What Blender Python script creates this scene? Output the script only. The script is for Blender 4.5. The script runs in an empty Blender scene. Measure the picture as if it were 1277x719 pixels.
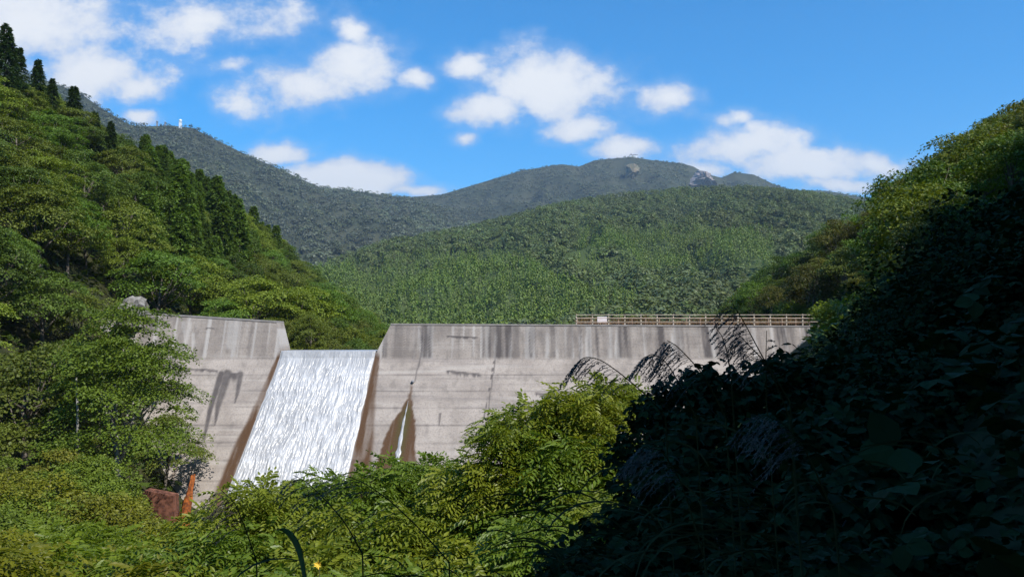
import bpy, math, random
import numpy as np
from mathutils import Vector

rng = np.random.default_rng(11)
random.seed(5)
scene = bpy.context.scene
COL = scene.collection
F = 980.0
PITCH = math.radians(3.0)
cp, sp = math.cos(PITCH), math.sin(PITCH)

# ------------------------------------------------------------------ helpers
def ray(px, py):
    dx, dy = (px - 638.5) / F, (359.5 - py) / F
    y, z = cp - dy * sp, sp + dy * cp
    return dx / y, z / y                       # X and Z per metre of Y

def at(px, py, Y):
    u, v = ray(px, py)
    return np.array([u * Y, Y, v * Y])

def proj(X, Y, Z):
    d = Y * cp + Z * sp
    d = np.where(d < .1, .1, d)
    up = -Y * sp + Z * cp
    return 638.5 + F * X / d, 359.5 - F * up / d

_tab = np.random.default_rng(3).random((256, 256))
def vn(x, y, s=0):
    x = np.asarray(x, float) + s * 17.31; y = np.asarray(y, float) + s * 9.77
    xi, yi = np.floor(x).astype(int), np.floor(y).astype(int)
    fx, fy = x - xi, y - yi
    fx, fy = fx * fx * (3 - 2 * fx), fy * fy * (3 - 2 * fy)
    a, b = _tab[xi % 256, yi % 256], _tab[(xi + 1) % 256, yi % 256]
    c, d = _tab[xi % 256, (yi + 1) % 256], _tab[(xi + 1) % 256, (yi + 1) % 256]
    return (a * (1 - fx) + b * fx) * (1 - fy) + (c * (1 - fx) + d * fx) * fy
def fbm(x, y, o=4, s=0):
    r, a, t = 0, .5, 0
    for i in range(o):
        r = r + a * vn(np.asarray(x) * 2 ** i, np.asarray(y) * 2 ** i, s + i); t += a; a *= .5
    return r / t
def sst(a, b, x):
    t = np.clip((x - a) / (b - a), 0, 1)
    return t * t * (3 - 2 * t)

def new_mesh(name, V, faces, mats=(), smooth=False, attrs=None, fattrs=None):
    """faces: list of int arrays (n, k)"""
    me = bpy.data.meshes.new(name)
    V = np.ascontiguousarray(V, np.float32)
    me.vertices.add(len(V)); me.vertices.foreach_set('co', V.ravel())
    faces = [np.asarray(f, np.int32) for f in faces if len(f)]
    loops = np.concatenate([f.ravel() for f in faces])
    tot = np.concatenate([np.full(len(f), f.shape[1], np.int32) for f in faces])
    start = np.concatenate([[0], np.cumsum(tot)[:-1]]).astype(np.int32)
    me.loops.add(len(loops)); me.loops.foreach_set('vertex_index', loops)
    me.polygons.add(len(tot)); me.polygons.foreach_set('loop_start', start)
    try: me.polygons.foreach_set('loop_total', tot)
    except Exception: pass
    me.update(calc_edges=True)
    me.polygons.foreach_set('use_smooth', np.full(len(tot), smooth, bool))
    for k, a in (attrs or {}).items():
        at_ = me.attributes.new(k, 'FLOAT', 'POINT'); at_.data.foreach_set('value', np.ascontiguousarray(a, np.float32))
    for k, a in (fattrs or {}).items():
        at_ = me.attributes.new(k, 'FLOAT', 'FACE'); at_.data.foreach_set('value', np.ascontiguousarray(a, np.float32))
    for m in mats: me.materials.append(m)
    return me

def obj(name, me, parent=None, loc=None, kind=None, label=None, cat=None, group=None):
    o = bpy.data.objects.new(name, me); COL.objects.link(o)
    if parent is not None: o.parent = parent
    if loc is not None: o.location = loc
    tag(o, label, cat, group, kind)
    return o
def tag(o, label=None, cat=None, group=None, kind=None):
    if label: o['label'] = label
    if cat: o['category'] = cat
    if group: o['group'] = group
    if kind: o['kind'] = kind
    return o
def empty(name, loc, label, cat, group=None):
    o = bpy.data.objects.new(name, None); COL.objects.link(o); o.location = loc
    o.empty_display_size = .3
    return tag(o, label, cat, group)

class MB:
    def __init__(s): s.V = []; s.F = {3: [], 4: []}; s.n = 0
    def add(s, V, Fs):
        for f in Fs:
            f = np.asarray(f)
            if len(f): s.F[f.shape[1]].append(f + s.n)
        s.V.append(np.asarray(V, float)); s.n += len(V); return s
    def box(s, a, b):
        a, b = np.array(a, float), np.array(b, float)
        V = [[(a, b)[i >> 0 & 1][0], (a, b)[i >> 1 & 1][1], (a, b)[i >> 2 & 1][2]] for i in range(8)]
        return s.add(V, [[[0, 2, 3, 1], [4, 5, 7, 6], [0, 1, 5, 4], [2, 6, 7, 3], [0, 4, 6, 2], [1, 3, 7, 5]]])
    def tube(s, pts, rad, k=6):
        pts = np.asarray(pts, float); n = len(pts)
        rad = np.broadcast_to(np.asarray(rad, float), (n,))
        t = np.gradient(pts, axis=0); t /= np.linalg.norm(t, axis=1)[:, None] + 1e-9
        ref = np.array([0, 1, 0.]) if abs(t[0][2]) > .7 else np.array([0, 0, 1.])
        a = np.cross(t, ref); a /= np.linalg.norm(a, axis=1)[:, None] + 1e-9
        b = np.cross(t, a)
        th = np.arange(k) * 2 * math.pi / k
        V = pts[:, None] + rad[:, None, None] * (np.cos(th)[None, :, None] * a[:, None] + np.sin(th)[None, :, None] * b[:, None])
        i = np.arange(n - 1)[:, None] * k; j = np.arange(k)[None]
        q = np.stack([i + j, i + (j + 1) % k, i + k + (j + 1) % k, i + k + j], -1).reshape(-1, 4)
        s.add(V.reshape(-1, 3), [q])
        c0 = np.array([[0, (j + 1) % k, j] for j in range(1, k - 1)]) if k > 2 else []
        if k > 2:
            base = s.n - n * k
            s.F[3].append(np.array([[0, j + 1, j] for j in range(1, k - 1)]) + base)
            s.F[3].append(np.array([[0, j, j + 1] for j in range(1, k - 1)]) + base + (n - 1) * k)
        return s
    def mesh(s, name, mats, smooth=False):
        return new_mesh(name, np.concatenate(s.V), [np.concatenate(v) for v in s.F.values() if v], mats, smooth)

def basis(d, n):
    """(m,3) length axis d, approximate normal n -> (m,3,3) columns side, d, normal"""
    d = d / (np.linalg.norm(d, axis=1)[:, None] + 1e-9)
    s = np.cross(d, n); s /= np.linalg.norm(s, axis=1)[:, None] + 1e-9
    nn = np.cross(s, d)
    return np.stack([s, d, nn], 2)
def stamp(TV, TF, M, T, S=None):
    """copies of a template: TV (k,3), TF list of (f,c); M (m,3,3); T (m,3); S (m,) or (m,3)"""
    m, k = len(T), len(TV)
    V = np.broadcast_to(TV[None], (m, k, 3))
    if S is not None: V = V * (S[:, None, None] if S.ndim == 1 else S[:, None, :])
    V = np.einsum('mij,mkj->mki', M, V) + T[:, None]
    off = (np.arange(m) * k)[:, None, None]
    return V.reshape(-1, 3), [(np.asarray(f)[None] + off).reshape(-1, np.asarray(f).shape[1]) for f in TF]
def unit(v): return v / (np.linalg.norm(v, axis=-1, keepdims=True) + 1e-9)

# ------------------------------------------------------------------ materials
def mat(name):
    m = bpy.data.materials.new(name); m.use_nodes = True
    nt = m.node_tree; nt.nodes.clear()
    return m, nt, nt.nodes.new('ShaderNodeOutputMaterial')
def N(nt, t, **kw):
    n = nt.nodes.new(t)
    for k, v in kw.items():
        if k.startswith('i_'): n.inputs[int(k[2:])].default_value = v
        else: setattr(n, k, v)
    return n
def math_(nt, op, a, b=None, c=None, clamp=False):
    n = nt.nodes.new('ShaderNodeMath'); n.operation = op; n.use_clamp = clamp
    for i, v in enumerate((a, b, c)):
        if v is None: continue
        if isinstance(v, (int, float)): n.inputs[i].default_value = v
        else: nt.links.new(v, n.inputs[i])
    return n.outputs[0]
def mixc(nt, fac, a, b, blend='MIX'):
    n = nt.nodes.new('ShaderNodeMix'); n.data_type = 'RGBA'; n.blend_type = blend
    for s, v in ((n.inputs[0], fac), (n.inputs[6], a), (n.inputs[7], b)):
        if isinstance(v, (int, float)): s.default_value = v
        elif isinstance(v, tuple): s.default_value = (*v, 1) if len(v) == 3 else v
        else: nt.links.new(v, s)
    return n.outputs[2]
def attr(nt, name):
    n = nt.nodes.new('ShaderNodeAttribute'); n.attribute_name = name; return n.outputs['Fac']
def noise(nt, scale, detail=4, vec=None, rough=.55):
    n = nt.nodes.new('ShaderNodeTexNoise'); n.inputs['Scale'].default_value = scale; n.inputs['Detail'].default_value = detail
    n.inputs['Roughness'].default_value = rough
    if vec is not None: nt.links.new(vec, n.inputs['Vector'])
    return n
def ramp(nt, fac, a, b):
    n = nt.nodes.new('ShaderNodeMapRange'); n.interpolation_type = 'SMOOTHSTEP'
    nt.links.new(fac, n.inputs[0]); n.inputs[1].default_value = a; n.inputs[2].default_value = b
    return n.outputs[0]

def leaf_mat(name, colA, colB, use_obj=True, tint=False, trans=.3, rough=.5, spec=.25, patch=None):
    """leaf colour between A and B at random per leaf; object colour multiplies it"""
    m, nt, out = mat(name)
    g = N(nt, 'ShaderNodeNewGeometry')
    col = mixc(nt, g.outputs['Random Per Island'], colA, colB)
    if use_obj:
        oi = N(nt, 'ShaderNodeObjectInfo'); col = mixc(nt, 1.0, col, oi.outputs['Color'], 'MULTIPLY')
    if tint:
        t = attr(nt, 'tint')
        hs = N(nt, 'ShaderNodeHueSaturation'); nt.links.new(col, hs.inputs['Color'])
        nt.links.new(math_(nt, 'MULTIPLY_ADD', t, .9, .55), hs.inputs['Value'])
        nt.links.new(math_(nt, 'MULTIPLY_ADD', attr(nt, 'hue'), .07, .465), hs.inputs['Hue'])
        nt.links.new(attr(nt, 'sat'), hs.inputs['Saturation'])
        col = hs.outputs[0]
    p = N(nt, 'ShaderNodeBsdfPrincipled'); nt.links.new(col, p.inputs['Base Color'])
    p.inputs['Roughness'].default_value = rough; p.inputs['Specular IOR Level'].default_value = spec
    tr = N(nt, 'ShaderNodeBsdfTranslucent')
    nt.links.new(mixc(nt, 1.0, col, (1.3, 1.25, .5), 'MULTIPLY'), tr.inputs[0])
    mx = N(nt, 'ShaderNodeMixShader', i_0=trans)
    nt.links.new(p.outputs[0], mx.inputs[1]); nt.links.new(tr.outputs[0], mx.inputs[2])
    nt.links.new(mx.outputs[0], out.inputs[0])
    return m
def simple_mat(name, c1, c2, scale=3, rough=.8, spec=.3, bump=0, metal=0):
    m, nt, out = mat(name)
    tc = N(nt, 'ShaderNodeTexCoord')
    n = noise(nt, scale, 5, tc.outputs['Object'])
    p = N(nt, 'ShaderNodeBsdfPrincipled')
    nt.links.new(mixc(nt, ramp(nt, n.outputs[0], .35, .65), c1, c2), p.inputs['Base Color'])
    p.inputs['Roughness'].default_value = rough; p.inputs['Specular IOR Level'].default_value = spec; p.inputs['Metallic'].default_value = metal
    if bump:
        b = N(nt, 'ShaderNodeBump'); b.inputs['Strength'].default_value = bump; b.inputs['Distance'].default_value = .05
        nt.links.new(n.outputs[0], b.inputs['Height']); nt.links.new(b.outputs[0], p.inputs['Normal'])
    nt.links.new(p.outputs[0], out.inputs[0])
    return m

M_SLOPE2 = simple_mat('mountain_slope', (.034, .042, .024), (.055, .058, .034), .01, .95, .1)
M_BARK = simple_mat('bark', (.09, .075, .06), (.16, .14, .12), 6, .9, .2, .5)
M_PALEBARK = simple_mat('pale_bark', (.2, .19, .165), (.33, .32, .29), 5, .9, .2, .4)
M_LEAF = leaf_mat('broad_leaves', (.062, .09, .014), (.115, .15, .026))
M_CEDAR = leaf_mat('cedar_needles', (.036, .066, .016), (.066, .105, .024), trans=.28)
M_SHRUB = leaf_mat('shrub_leaves', (.105, .155, .016), (.18, .235, .028), trans=.4, rough=.42, spec=.35)
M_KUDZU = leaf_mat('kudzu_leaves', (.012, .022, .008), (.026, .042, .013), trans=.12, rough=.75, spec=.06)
M_FOREST = leaf_mat('forest_leaves', (.07, .105, .024), (.105, .145, .036), use_obj=False, tint=True, trans=.2)
M_SOIL = simple_mat('forest_floor', (.028, .034, .014), (.05, .05, .022), .35, .95, .1, .6)
M_FLOOR2 = simple_mat('wooded_slope', (.048, .07, .024), (.068, .09, .03), .02, .95, .1)
M_PLUME = simple_mat('plume_grass', (.085, .065, .053), (.17, .135, .11), 9, .7, .2)
M_STALK = simple_mat('grass_stalk', (.03, .042, .016), (.055, .06, .024), 9, .7, .1)
M_BLADE = leaf_mat('grey_green_blade', (.2, .25, .12), (.26, .3, .15), use_obj=False, trans=.5, rough=.9, spec=.0)
M_STEEL = simple_mat('painted_rail', (.4, .33, .25), (.56, .48, .38), 3, .5, .4)
M_ROCK = simple_mat('rock', (.13, .12, .105), (.3, .285, .26), 1.2, .9, .2, 1.0)
M_RUST = simple_mat('rust', (.085, .036, .024), (.22, .095, .062), 2.6, .85, .2, .3)
M_ORANGE = simple_mat('orange_rust', (.42, .12, .022), (.13, .04, .014), 2.6, .8, .2, .8)
M_WHITE = simple_mat('white_paint', (.75, .75, .75), (.82, .82, .82), 1, .6, .3)
M_PINK = simple_mat('faded_sign', (.72, .6, .6), (.8, .74, .74), 4, .6, .3)
M_DARKMET = simple_mat('grey_metal', (.2, .2, .22), (.3, .3, .32), 1, .6, .3)

# ------------------------------------------------------------------ sun direction and the shaded side
A_ = np.array([*ray(1277, 170), 1.0]); B_ = np.array([*ray(1118, 355), 1.0])     # (x, up, fwd) of two lines of sight on the shade's edge
n_ = np.cross(A_, B_)
sz_, sy_ = -.39, .62
sx_ = -(n_[1] * sy_ + n_[2] * sz_) / n_[0]
SUN = unit(np.array([sx_, sz_, sy_]))          # world: x, y(fwd), z(up)
PX_, PY_ = -n_[0] / n_[1], -n_[2] / n_[1]      # plane of the hill's shade: Z = PX X + PY Y + PC
PC_ = .4
def shade_z(X, Y): return PX_ * X + PY_ * Y + PC_
AH = unit(np.array([A_[0], 1.0]))

# ------------------------------------------------------------------ ground
def foot(Y): return np.where(Y < 80, .37 * Y, 29.6 + .05 * (Y - 80))
def smin(a, b, k): 
    h = np.clip(.5 + .5 * (b - a) / k, 0, 1); return b * (1 - h) + a * h - k * h * (1 - h)
def smax(a, b, k): return -smin(-a, -b, k)
def ground_z(X, Y):
    X, Y = np.asarray(X, float), np.asarray(Y, float)
    bed = -16 + 12.3 * sst(80.6, 82.4, Y) + .01 * np.clip(Y - 84, 0, 300) + .5 * fbm(X / 4, Y / 4, 3)
    edge = 41.5 - 3.5 * sst(70, 86, Y)
    left = -3 + .97 * (-X - edge) + 3.5 * (fbm(X / 17, Y / 17, 3, 2) - .5)
    lcap = np.interp(Y, [-50, 0, 60, 100, 130, 150, 190, 207, 230, 300], [14, 18, 26, 30, 36, 32, 29, 13, 1, -4])
    left = smin(left, lcap + .08 * np.clip(-X - 60, 0, 60), 5)
    d = X - foot(Y)
    near = sst(0, 18, np.hypot(X, Y))
    right = -1.6 + np.where(d > 0, .75 * d, .8 * d) + near * 1.6 * (fbm(X / 13, Y / 13, 3, 5) - .5)
    rcap = np.interp(Y, [60, 95, 109, 122, 140, 170, 230], [300, 46, 15, 6, 1, -3, -4])
    right = np.where(Y > 85, smin(right, rcap, 4), right)
    # ridge to the right, behind the camera: its shade lies over the near bank
    R0 = np.array([45., -30.])
    w = (X - R0[0]) * AH[0] + (Y - R0[1]) * AH[1]
    q = (X - R0[0]) * AH[1] - (Y - R0[1]) * AH[0]
    rx, ry = R0[0] + w * AH[0], R0[1] + w * AH[1]
    top = shade_z(rx, ry) + 1.8 * (fbm(w / 5, q * 0 + 3, 3, 8) - .5)
    bse = -1.6 + .75 * (rx - foot(ry))
    bump = np.clip(top - bse, 0, 60) * np.exp(-(q / 11.) ** 2) * sst(-75, -45, w) * (1 - sst(135, 165, w))
    right = right + bump * sst(0, 6, d)
    # unseen steep bank beside and behind the viewer, added to shade the near plants
    R1 = np.array([9., -6.])
    w1 = (X - R1[0]) * AH[0] + (Y - R1[1]) * AH[1]; q1 = (X - R1[0]) * AH[1] - (Y - R1[1]) * AH[0]
    bx, by = R1[0] + w1 * AH[0], R1[1] + w1 * AH[1]
    t1 = shade_z(bx, by) + 1.5 + .8 * (fbm(w1 / 2, q1 * 0 + 9, 3, 18) - .5)
    right = right + np.clip(t1 - (-1.6 + .75 * (bx - foot(by))), 0, 40) * np.exp(-(q1 / 3.4) ** 2) * sst(-40, -25, w1) * (1 - sst(7.5, 12, w1))
    z = smax(smax(bed, left, 2.5), right, 2.0)
    far = sst(150, 420, np.hypot(X, np.where(Y > 0, np.clip(Y - 180, 0, 1e9), Y)))
    return z * (1 - far) + far * (-8)
def axis(lo, hi, st, far):
    c = np.arange(lo, hi + .01, st)
    e = st * 1.35 ** np.arange(1, 40); e = np.cumsum(e); e = e[e < far]
    return np.concatenate([lo - e[::-1], c, hi + e])
gx, gy = axis(-110, 130, 1.25, 6000), axis(-75, 240, 1.25, 6000)
GX, GY = np.meshgrid(gx, gy, indexing='ij')
def gridfaces(n, m):
    i = np.arange(n - 1)[:, None] * m; j = np.arange(m - 1)[None]
    return np.stack([i + j, i + m + j, i + m + j + 1, i + j + 1], -1).reshape(-1, 4)
obj('ground', new_mesh('ground', np.stack([GX, GY, ground_z(GX, GY)], -1).reshape(-1, 3), [gridfaces(len(gx), len(gy))], [M_SOIL], True), kind='structure')

# river below the dam
rx_ = np.linspace(-34, 12, 60); ry_ = np.linspace(-60, 74, 90)
RX, RY = np.meshgrid(rx_, ry_, indexing='ij')
m, nt, out = mat('river_water'); p = N(nt, 'ShaderNodeBsdfPrincipled'); p.inputs['Base Color'].default_value = (.05, .06, .045, 1)
p.inputs['Roughness'].default_value = .15; nt.links.new(p.outputs[0], out.inputs[0])
obj('river', new_mesh('river', np.stack([RX, RY, -15.55 + .05 * vn(RX, RY)], -1).reshape(-1, 3), [gridfaces(60, 90)], [m], True), kind='structure')

# ------------------------------------------------------------------ far hills and their woods
def hill(name, sil, depth, front_y, front_z, drop, rows=70, cols=220, amp=.06, seed=0, x_extra=0):
    """sil: [(px,py)] skyline; depth: [(px, Y)] of the crest; the slope runs from the crest down towards the viewer, and down the far side"""
    px = np.linspace(sil[0][0], sil[-1][0], cols)
    py = np.interp(px, [s[0] for s in sil], [s[1] for s in sil])
    Yr = np.interp(px, [d[0] for d in depth], [d[1] for d in depth])
    u = np.array([ray(a, b) for a, b in zip(px, py)])
    Xr, Zr = u[:, 0] * Yr, u[:, 1] * Yr - drop
    t = np.concatenate([-np.linspace(1, 0, 12)[:-1] * .5, np.linspace(0, 1, rows)])      # negative: far side
    T, _ = np.meshgrid(t, px, indexing='ij')
    Yf = np.broadcast_to(front_y, px.shape)
    Y = np.where(T < 0, Yr[None] - T * 1.2 * Yr[None], Yr[None] + (Yf - Yr)[None] * T)
    X = Xr[None] * (1 + (Y / Yr[None] - 1) * .75)
    prof = np.where(T < 0, 1 + T * 1.2, (1 - np.clip(T, 0, 1)) ** 1.12)
    Z = front_z + (Zr[None] - front_z) * prof
    Lc = Yr.mean() * .09
    rn = np.abs(fbm(X / Lc, Y / Lc * .45, 4, seed) - .5) * 2
    rn2 = np.abs(fbm(X / Lc * 2.7, Y / Lc * 1.2, 3, seed + 5) - .5) * 2
    Z = Z - amp * Yr.mean() * (rn - .12 + .35 * rn2) * np.clip(np.abs(T) * 6, 0, 1) * np.clip((1 - T) * 3, 0, 1)
    V = np.stack([X, Y, Z], -1)
    me = new_mesh(name, V.reshape(-1, 3), [gridfaces(*T.shape)[:, ::-1]], [M_FLOOR2 if name == 'wooded_hill' else M_SLOPE2], True)
    obj(name, me, kind='structure')
    return V[11:]                                   # rows from the crest to the front

def scatter_on(V, n, r):
    a, b = V.shape[:2]
    # weight by area
    e1 = V[1:, :-1] - V[:-1, :-1]; e2 = V[:-1, 1:] - V[:-1, :-1]
    ar = np.linalg.norm(np.cross(e1, e2), axis=-1).ravel()
    k = r.choice(len(ar), n, p=ar / ar.sum())
    i, j = k // (b - 1), k % (b - 1)
    s, t = r.random(n)[:, None], r.random(n)[:, None]
    return (V[i, j] * (1 - s) * (1 - t) + V[i + 1, j] * s * (1 - t) + V[i, j + 1] * (1 - s) * t + V[i + 1, j + 1] * s * t)

QUAD = np.array([[0, 0, 0], [-.5, .5, .06], [0, 1, 0], [.5, .5, .06]]); QF = [np.array([[0, 3, 2, 1]])]
def woods(name, P, H, R, kind, nq, leaf, tint, hue, sat, r):
    """one mesh of many small crowns. kind 0 = rounded, 1 = conical"""
    n = len(P)
    c = np.repeat(np.arange(n), nq); m = len(c)
    th = r.random(m) * 2 * math.pi
    if kind == 0:
        ct = r.random(m) ** .8 * 1.15 - .15
        st = np.sqrt(np.clip(1 - ct ** 2, 0, 1))
        d = np.stack([np.cos(th) * st, np.sin(th) * st, ct], 1)
        rr = r.uniform(.72, 1.08, m)
        lump = 1 + .25 * np.sin(3 * th + c) * st
        pos = d * np.stack([R[c] * rr * lump, R[c] * rr * lump, H[c] * .45 * rr], 1) + np.stack([0 * th, 0 * th, H[c] * .5], 1)
        nrm = unit(d + r.normal(0, .2, (m, 3)) + [0, 0, .6])
    else:
        t = r.random(m) ** .75
        rad = R[c] * (1.03 - t) * r.uniform(.75, 1.1, m)
        pos = np.stack([np.cos(th) * rad, np.sin(th) * rad, H[c] * (.1 + .9 * t)], 1)
        nrm = unit(np.stack([np.cos(th), np.sin(th), .75 + 0 * th], 1) + r.normal(0, .3, (m, 3)))
    dr = unit(np.cross(nrm, r.normal(0, 1, (m, 3))))
    if kind == 1: dr = unit(np.stack([np.cos(th) * .7, np.sin(th) * .7, -.6 + 0 * th], 1) + r.normal(0, .25, (m, 3)))
    M = basis(dr, nrm)
    L = leaf * R[c] * r.uniform(.7, 1.35, m)
    S = np.stack([L * (.85 if kind == 0 else .5), L, L], 1)
    T = P[c] + pos - M[:, :, 1] * L[:, None] * .5
    V, Fs = stamp(QUAD, QF, M, T, S)
    me = new_mesh(name, V, Fs, [M_FOREST], False, fattrs={'tint': tint[c], 'hue': hue[c], 'sat': sat[c]})
    return obj(name, me, kind='stuff')

r = np.random.default_rng(21)
# the wooded hill beyond the dam
SIL_MID = [(250, 372), (380, 338), (420, 317), (480, 297), (560, 284), (620, 271), (680, 254), (760, 240), (850, 232), (920, 229), (1000, 236), (1050, 243), (1110, 256), (1200, 275)]
mid = hill('wooded_hill', SIL_MID, [(250, 620), (420, 780), (640, 1000), (850, 1150), (1200, 1050)], 255., -7., 7.0, amp=.062, seed=2)
P = scatter_on(mid, 34000, r)
x, y = proj(P[:, 0], P[:, 1], P[:, 2])
ok = (x > 330) & (x < 1240) & (y < 440); P, x, y = P[ok], x[ok], y[ok]
wob = 26 * (fbm(P[:, 0] / 60, P[:, 1] / 60, 3, 4) - .5)
ced = ((y + wob > np.interp(x, [400, 520, 640, 700, 800], [335, 318, 318, 350, 385])) & (x < 800)) | \
      ((y + wob > 292) & (y + wob < 340) & (x > 720) & (x < 965))
ced &= fbm(P[:, 0] / 35, P[:, 1] / 35, 3, 9) < .66
def put_woods(name, P, kind, hr, rr_, nq, leaf, tr, hr_, sr):
    n = len(P); big = .55 * fbm(P[:, 0] / 45, P[:, 1] / 70, 3, 12) + .75 * fbm(P[:, 0] / 260, P[:, 1] / 400, 2, 19) - .15
    rnd = r.random
    H = r.uniform(*hr, n); R = rr_[0] + (rr_[1] - rr_[0]) * r.random(n) ** 1.8 * 1.25
    tint = np.clip(tr[0] + (tr[1] - tr[0]) * (.42 * rnd(n) + 1.5 * (big - .28)), 0, 1.6)
    hue = np.clip(hr_[0] + (hr_[1] - hr_[0]) * rnd(n) + .5 * (big - .5), 0, 1)
    sat = r.uniform(*sr, n)
    P = P - np.array([0, 0, .8]); return woods(name, P, H, R, kind, nq, leaf, tint, hue, sat, r)
Pc, Pb = P[ced], P[~ced]
put_woods('cedar_woods', Pc, 1, (8, 12.5), (1.7, 2.5), 30, .62, (.95, 1.3), (.3, .55), (.95, 1.15))
put_woods('broadleaf_woods', Pb[:20000], 0, (5.5, 9.5), (2.2, 4.2), 34, .46, (.45, 1.1), (.1, .55), (.75, 1.05))

# far mountain, and the long ridge on the left
SIL_L = [(-260, 20), (-60, 55), (60, 97), (100, 112), (125, 130), (160, 151), (175, 154), (215, 153), (240, 156), (270, 171), (300, 186), (350, 208), (400, 231), (430, 233), (470, 239), (520, 246), (600, 268), (700, 300)]
left_m = hill('left_mountain', SIL_L, [(-260, 1500), (60, 1600), (220, 1800), (520, 2300), (700, 2300)], 560., -5., 7., amp=.075, seed=7)
SIL_F = [(380, 290), (480, 246), (550, 241), (600, 226), (650, 211), (700, 203), (722, 206), (742, 198), (787, 194), (820, 199), (850, 202), (865, 206), (880, 215), (900, 220), (915, 213), (940, 216), (965, 228), (985, 235), (1030, 236), (1070, 243), (1110, 252), (1250, 300)]
far_m = hill('mountain', SIL_F, [(380, 2500), (700, 2900), (1250, 2700)], 1150., -5., 5., amp=.06, seed=11)
for nm, VV, n, x0, x1, ymax, hh, rr_ in (('left_mountain_woods', left_m, 24000, 30, 660, 345, (7, 12), (3.2, 8.0)), ('mountain_woods', far_m, 26000, 430, 1180, 290, (5, 8), (3.0, 6.4))):
    P = scatter_on(VV, n, r); x, y = proj(P[:, 0], P[:, 1], P[:, 2])
    ok = (x > x0) & (x < x1) & (y < ymax)
    P, x, y = P[ok], x[ok], y[ok]
    if nm == 'mountain_woods':                       # bare slides and the pale cliff stay open
        bare = ((np.abs(x - 778 + .25 * (y - 200)) < 12) & (y > 199) & (y < 232) & (fbm(x / 5, y / 5, 2) > .45)) | \
               ((x > 858) & (x < 902) & (y > 205) & (y < 232)) | ((x > 905) & (x < 945) & (y > 216) & (y < 228))
        P = P[~bare & (r.random(len(P)) > .1)]
    put_woods(nm, P, 0, hh, rr_, 22, .5, (.12, .9), (.0, .5), (.4, .72))

# pale cliff and slide scars on the far mountain
def scar(name, poly, Y, mt, thick, label, cat):
    P3 = np.array([at(a, b, Y) for a, b in poly]); n = len(P3)
    c = P3.mean(0)
    rings = []
    for k, (s, yy) in enumerate(((1.0, thick), (.8, thick * .3), (.45, 0.), (.0, -thick * .2))):
        q = c + (P3 - c) * max(s, .02); q = q.copy(); q[:, 1] += yy + r.normal(0, thick * .12, n); q[:, 2] += r.normal(0, 2.5, n) * (k > 0); q[:, 0] += r.normal(0, 3, n) * (k > 0); rings.append(q)
    V = np.concatenate(rings); fs = []
    for k in range(3):
        for j in range(n): fs.append([k * n + j, k * n + (j + 1) % n, (k + 1) * n + (j + 1) % n, (k + 1) * n + j])
    return obj(name, new_mesh(name, V, [fs], [mt], False), label=label, cat=cat)
M_CLIFF = simple_mat('cliff', (.2, .165, .155), (.33, .28, .265), .03, .9, .2, .8)
M_SCAR = simple_mat('scar', (.13, .12, .07), (.23, .18, .12), .05, .9, .2, .4)
def dens(poly, k=4):
    o = []
    for (a, b), (c, d) in zip(poly, poly[1:] + poly[:1]):
        for i in range(k): o.append((a + (c - a) * i / k + random.uniform(-.6, .6), b + (d - b) * i / k + random.uniform(-.6, .6)))
    return o
scar('cliff', dens([(857, 231), (866, 218), (873, 210), (884, 211), (891, 218), (898, 228), (893, 231), (875, 232)]), 2560, M_CLIFF, 35, 'pale pinkish rock cliff on the far mountain right of the summit', 'cliff')
scar('landslide_scar', dens([(783, 203), (794, 200), (800, 206), (797, 216), (790, 226), (786, 232), (779, 228), (783, 214)], 3), 2620, M_SCAR, 40, 'ochre landslide scar running down below the mountain summit', 'scar')

# summit buildings and radar domes
def lathe(prof, k=14):
    prof = np.asarray(prof, float); th = np.arange(k) * 2 * math.pi / k
    V = np.stack([prof[:, 0:1] * np.cos(th), prof[:, 0:1] * np.sin(th), np.repeat(prof[:, 1:2], k, 1)], -1)
    i = np.arange(len(prof) - 1)[:, None] * k; j = np.arange(k)[None]
    return V.reshape(-1, 3), [np.stack([i + j, i + (j + 1) % k, i + k + (j + 1) % k, i + k + j], -1).reshape(-1, 4)]
def radome(px, py, Y, s, label, m_top):
    b = at(px, py, Y)
    t = empty('radar_tower', b, label, 'radar tower')
    q = MB().box((-2.6 * s, -2.6 * s, -14), (2.6 * s, 2.6 * s, 1 * s)); q.box((-3.2 * s, -3.2 * s, 1 * s), (3.2 * s, 3.2 * s, 1.6 * s))
    obj('tower_base', q.mesh('tower_base', [M_WHITE if m_top is M_WHITE else M_DARKMET]), t)
    a = np.linspace(-1.1, math.pi / 2, 9)
    V, Fs = lathe(np.stack([3.4 * s * np.cos(a) + .01, 4.6 * s + 3.4 * s * np.sin(a)], 1))
    obj('dome', new_mesh('dome', V, Fs, [m_top], True), t)
radome(225, 153, 1800, 1.0, 'white radar dome on the bare crest of the left mountain', M_WHITE)
radome(196, 153, 1790, .6, 'small dark mast building on the left mountain crest', M_DARKMET)
radome(206, 154, 1795, .55, 'low dark mast building between the other two on the left crest', M_DARKMET)
b = at(790, 195, 2880)
t = empty('summit_building', b, 'tiny pale building with a mast on the far mountain summit', 'building')
obj('wall', MB().box((-14, -4, -12), (14, 4, 4)).mesh('wall', [M_WHITE]), t)
obj('roof', MB().box((-15, -5, 4.01), (15, 5, 5)).mesh('roof', [M_RUST]), t)
obj('mast', MB().tube([(-9, 0, 5.01), (-9, 0, 13)], .9, 6).mesh('mast', [M_DARKMET]), t)

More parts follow.
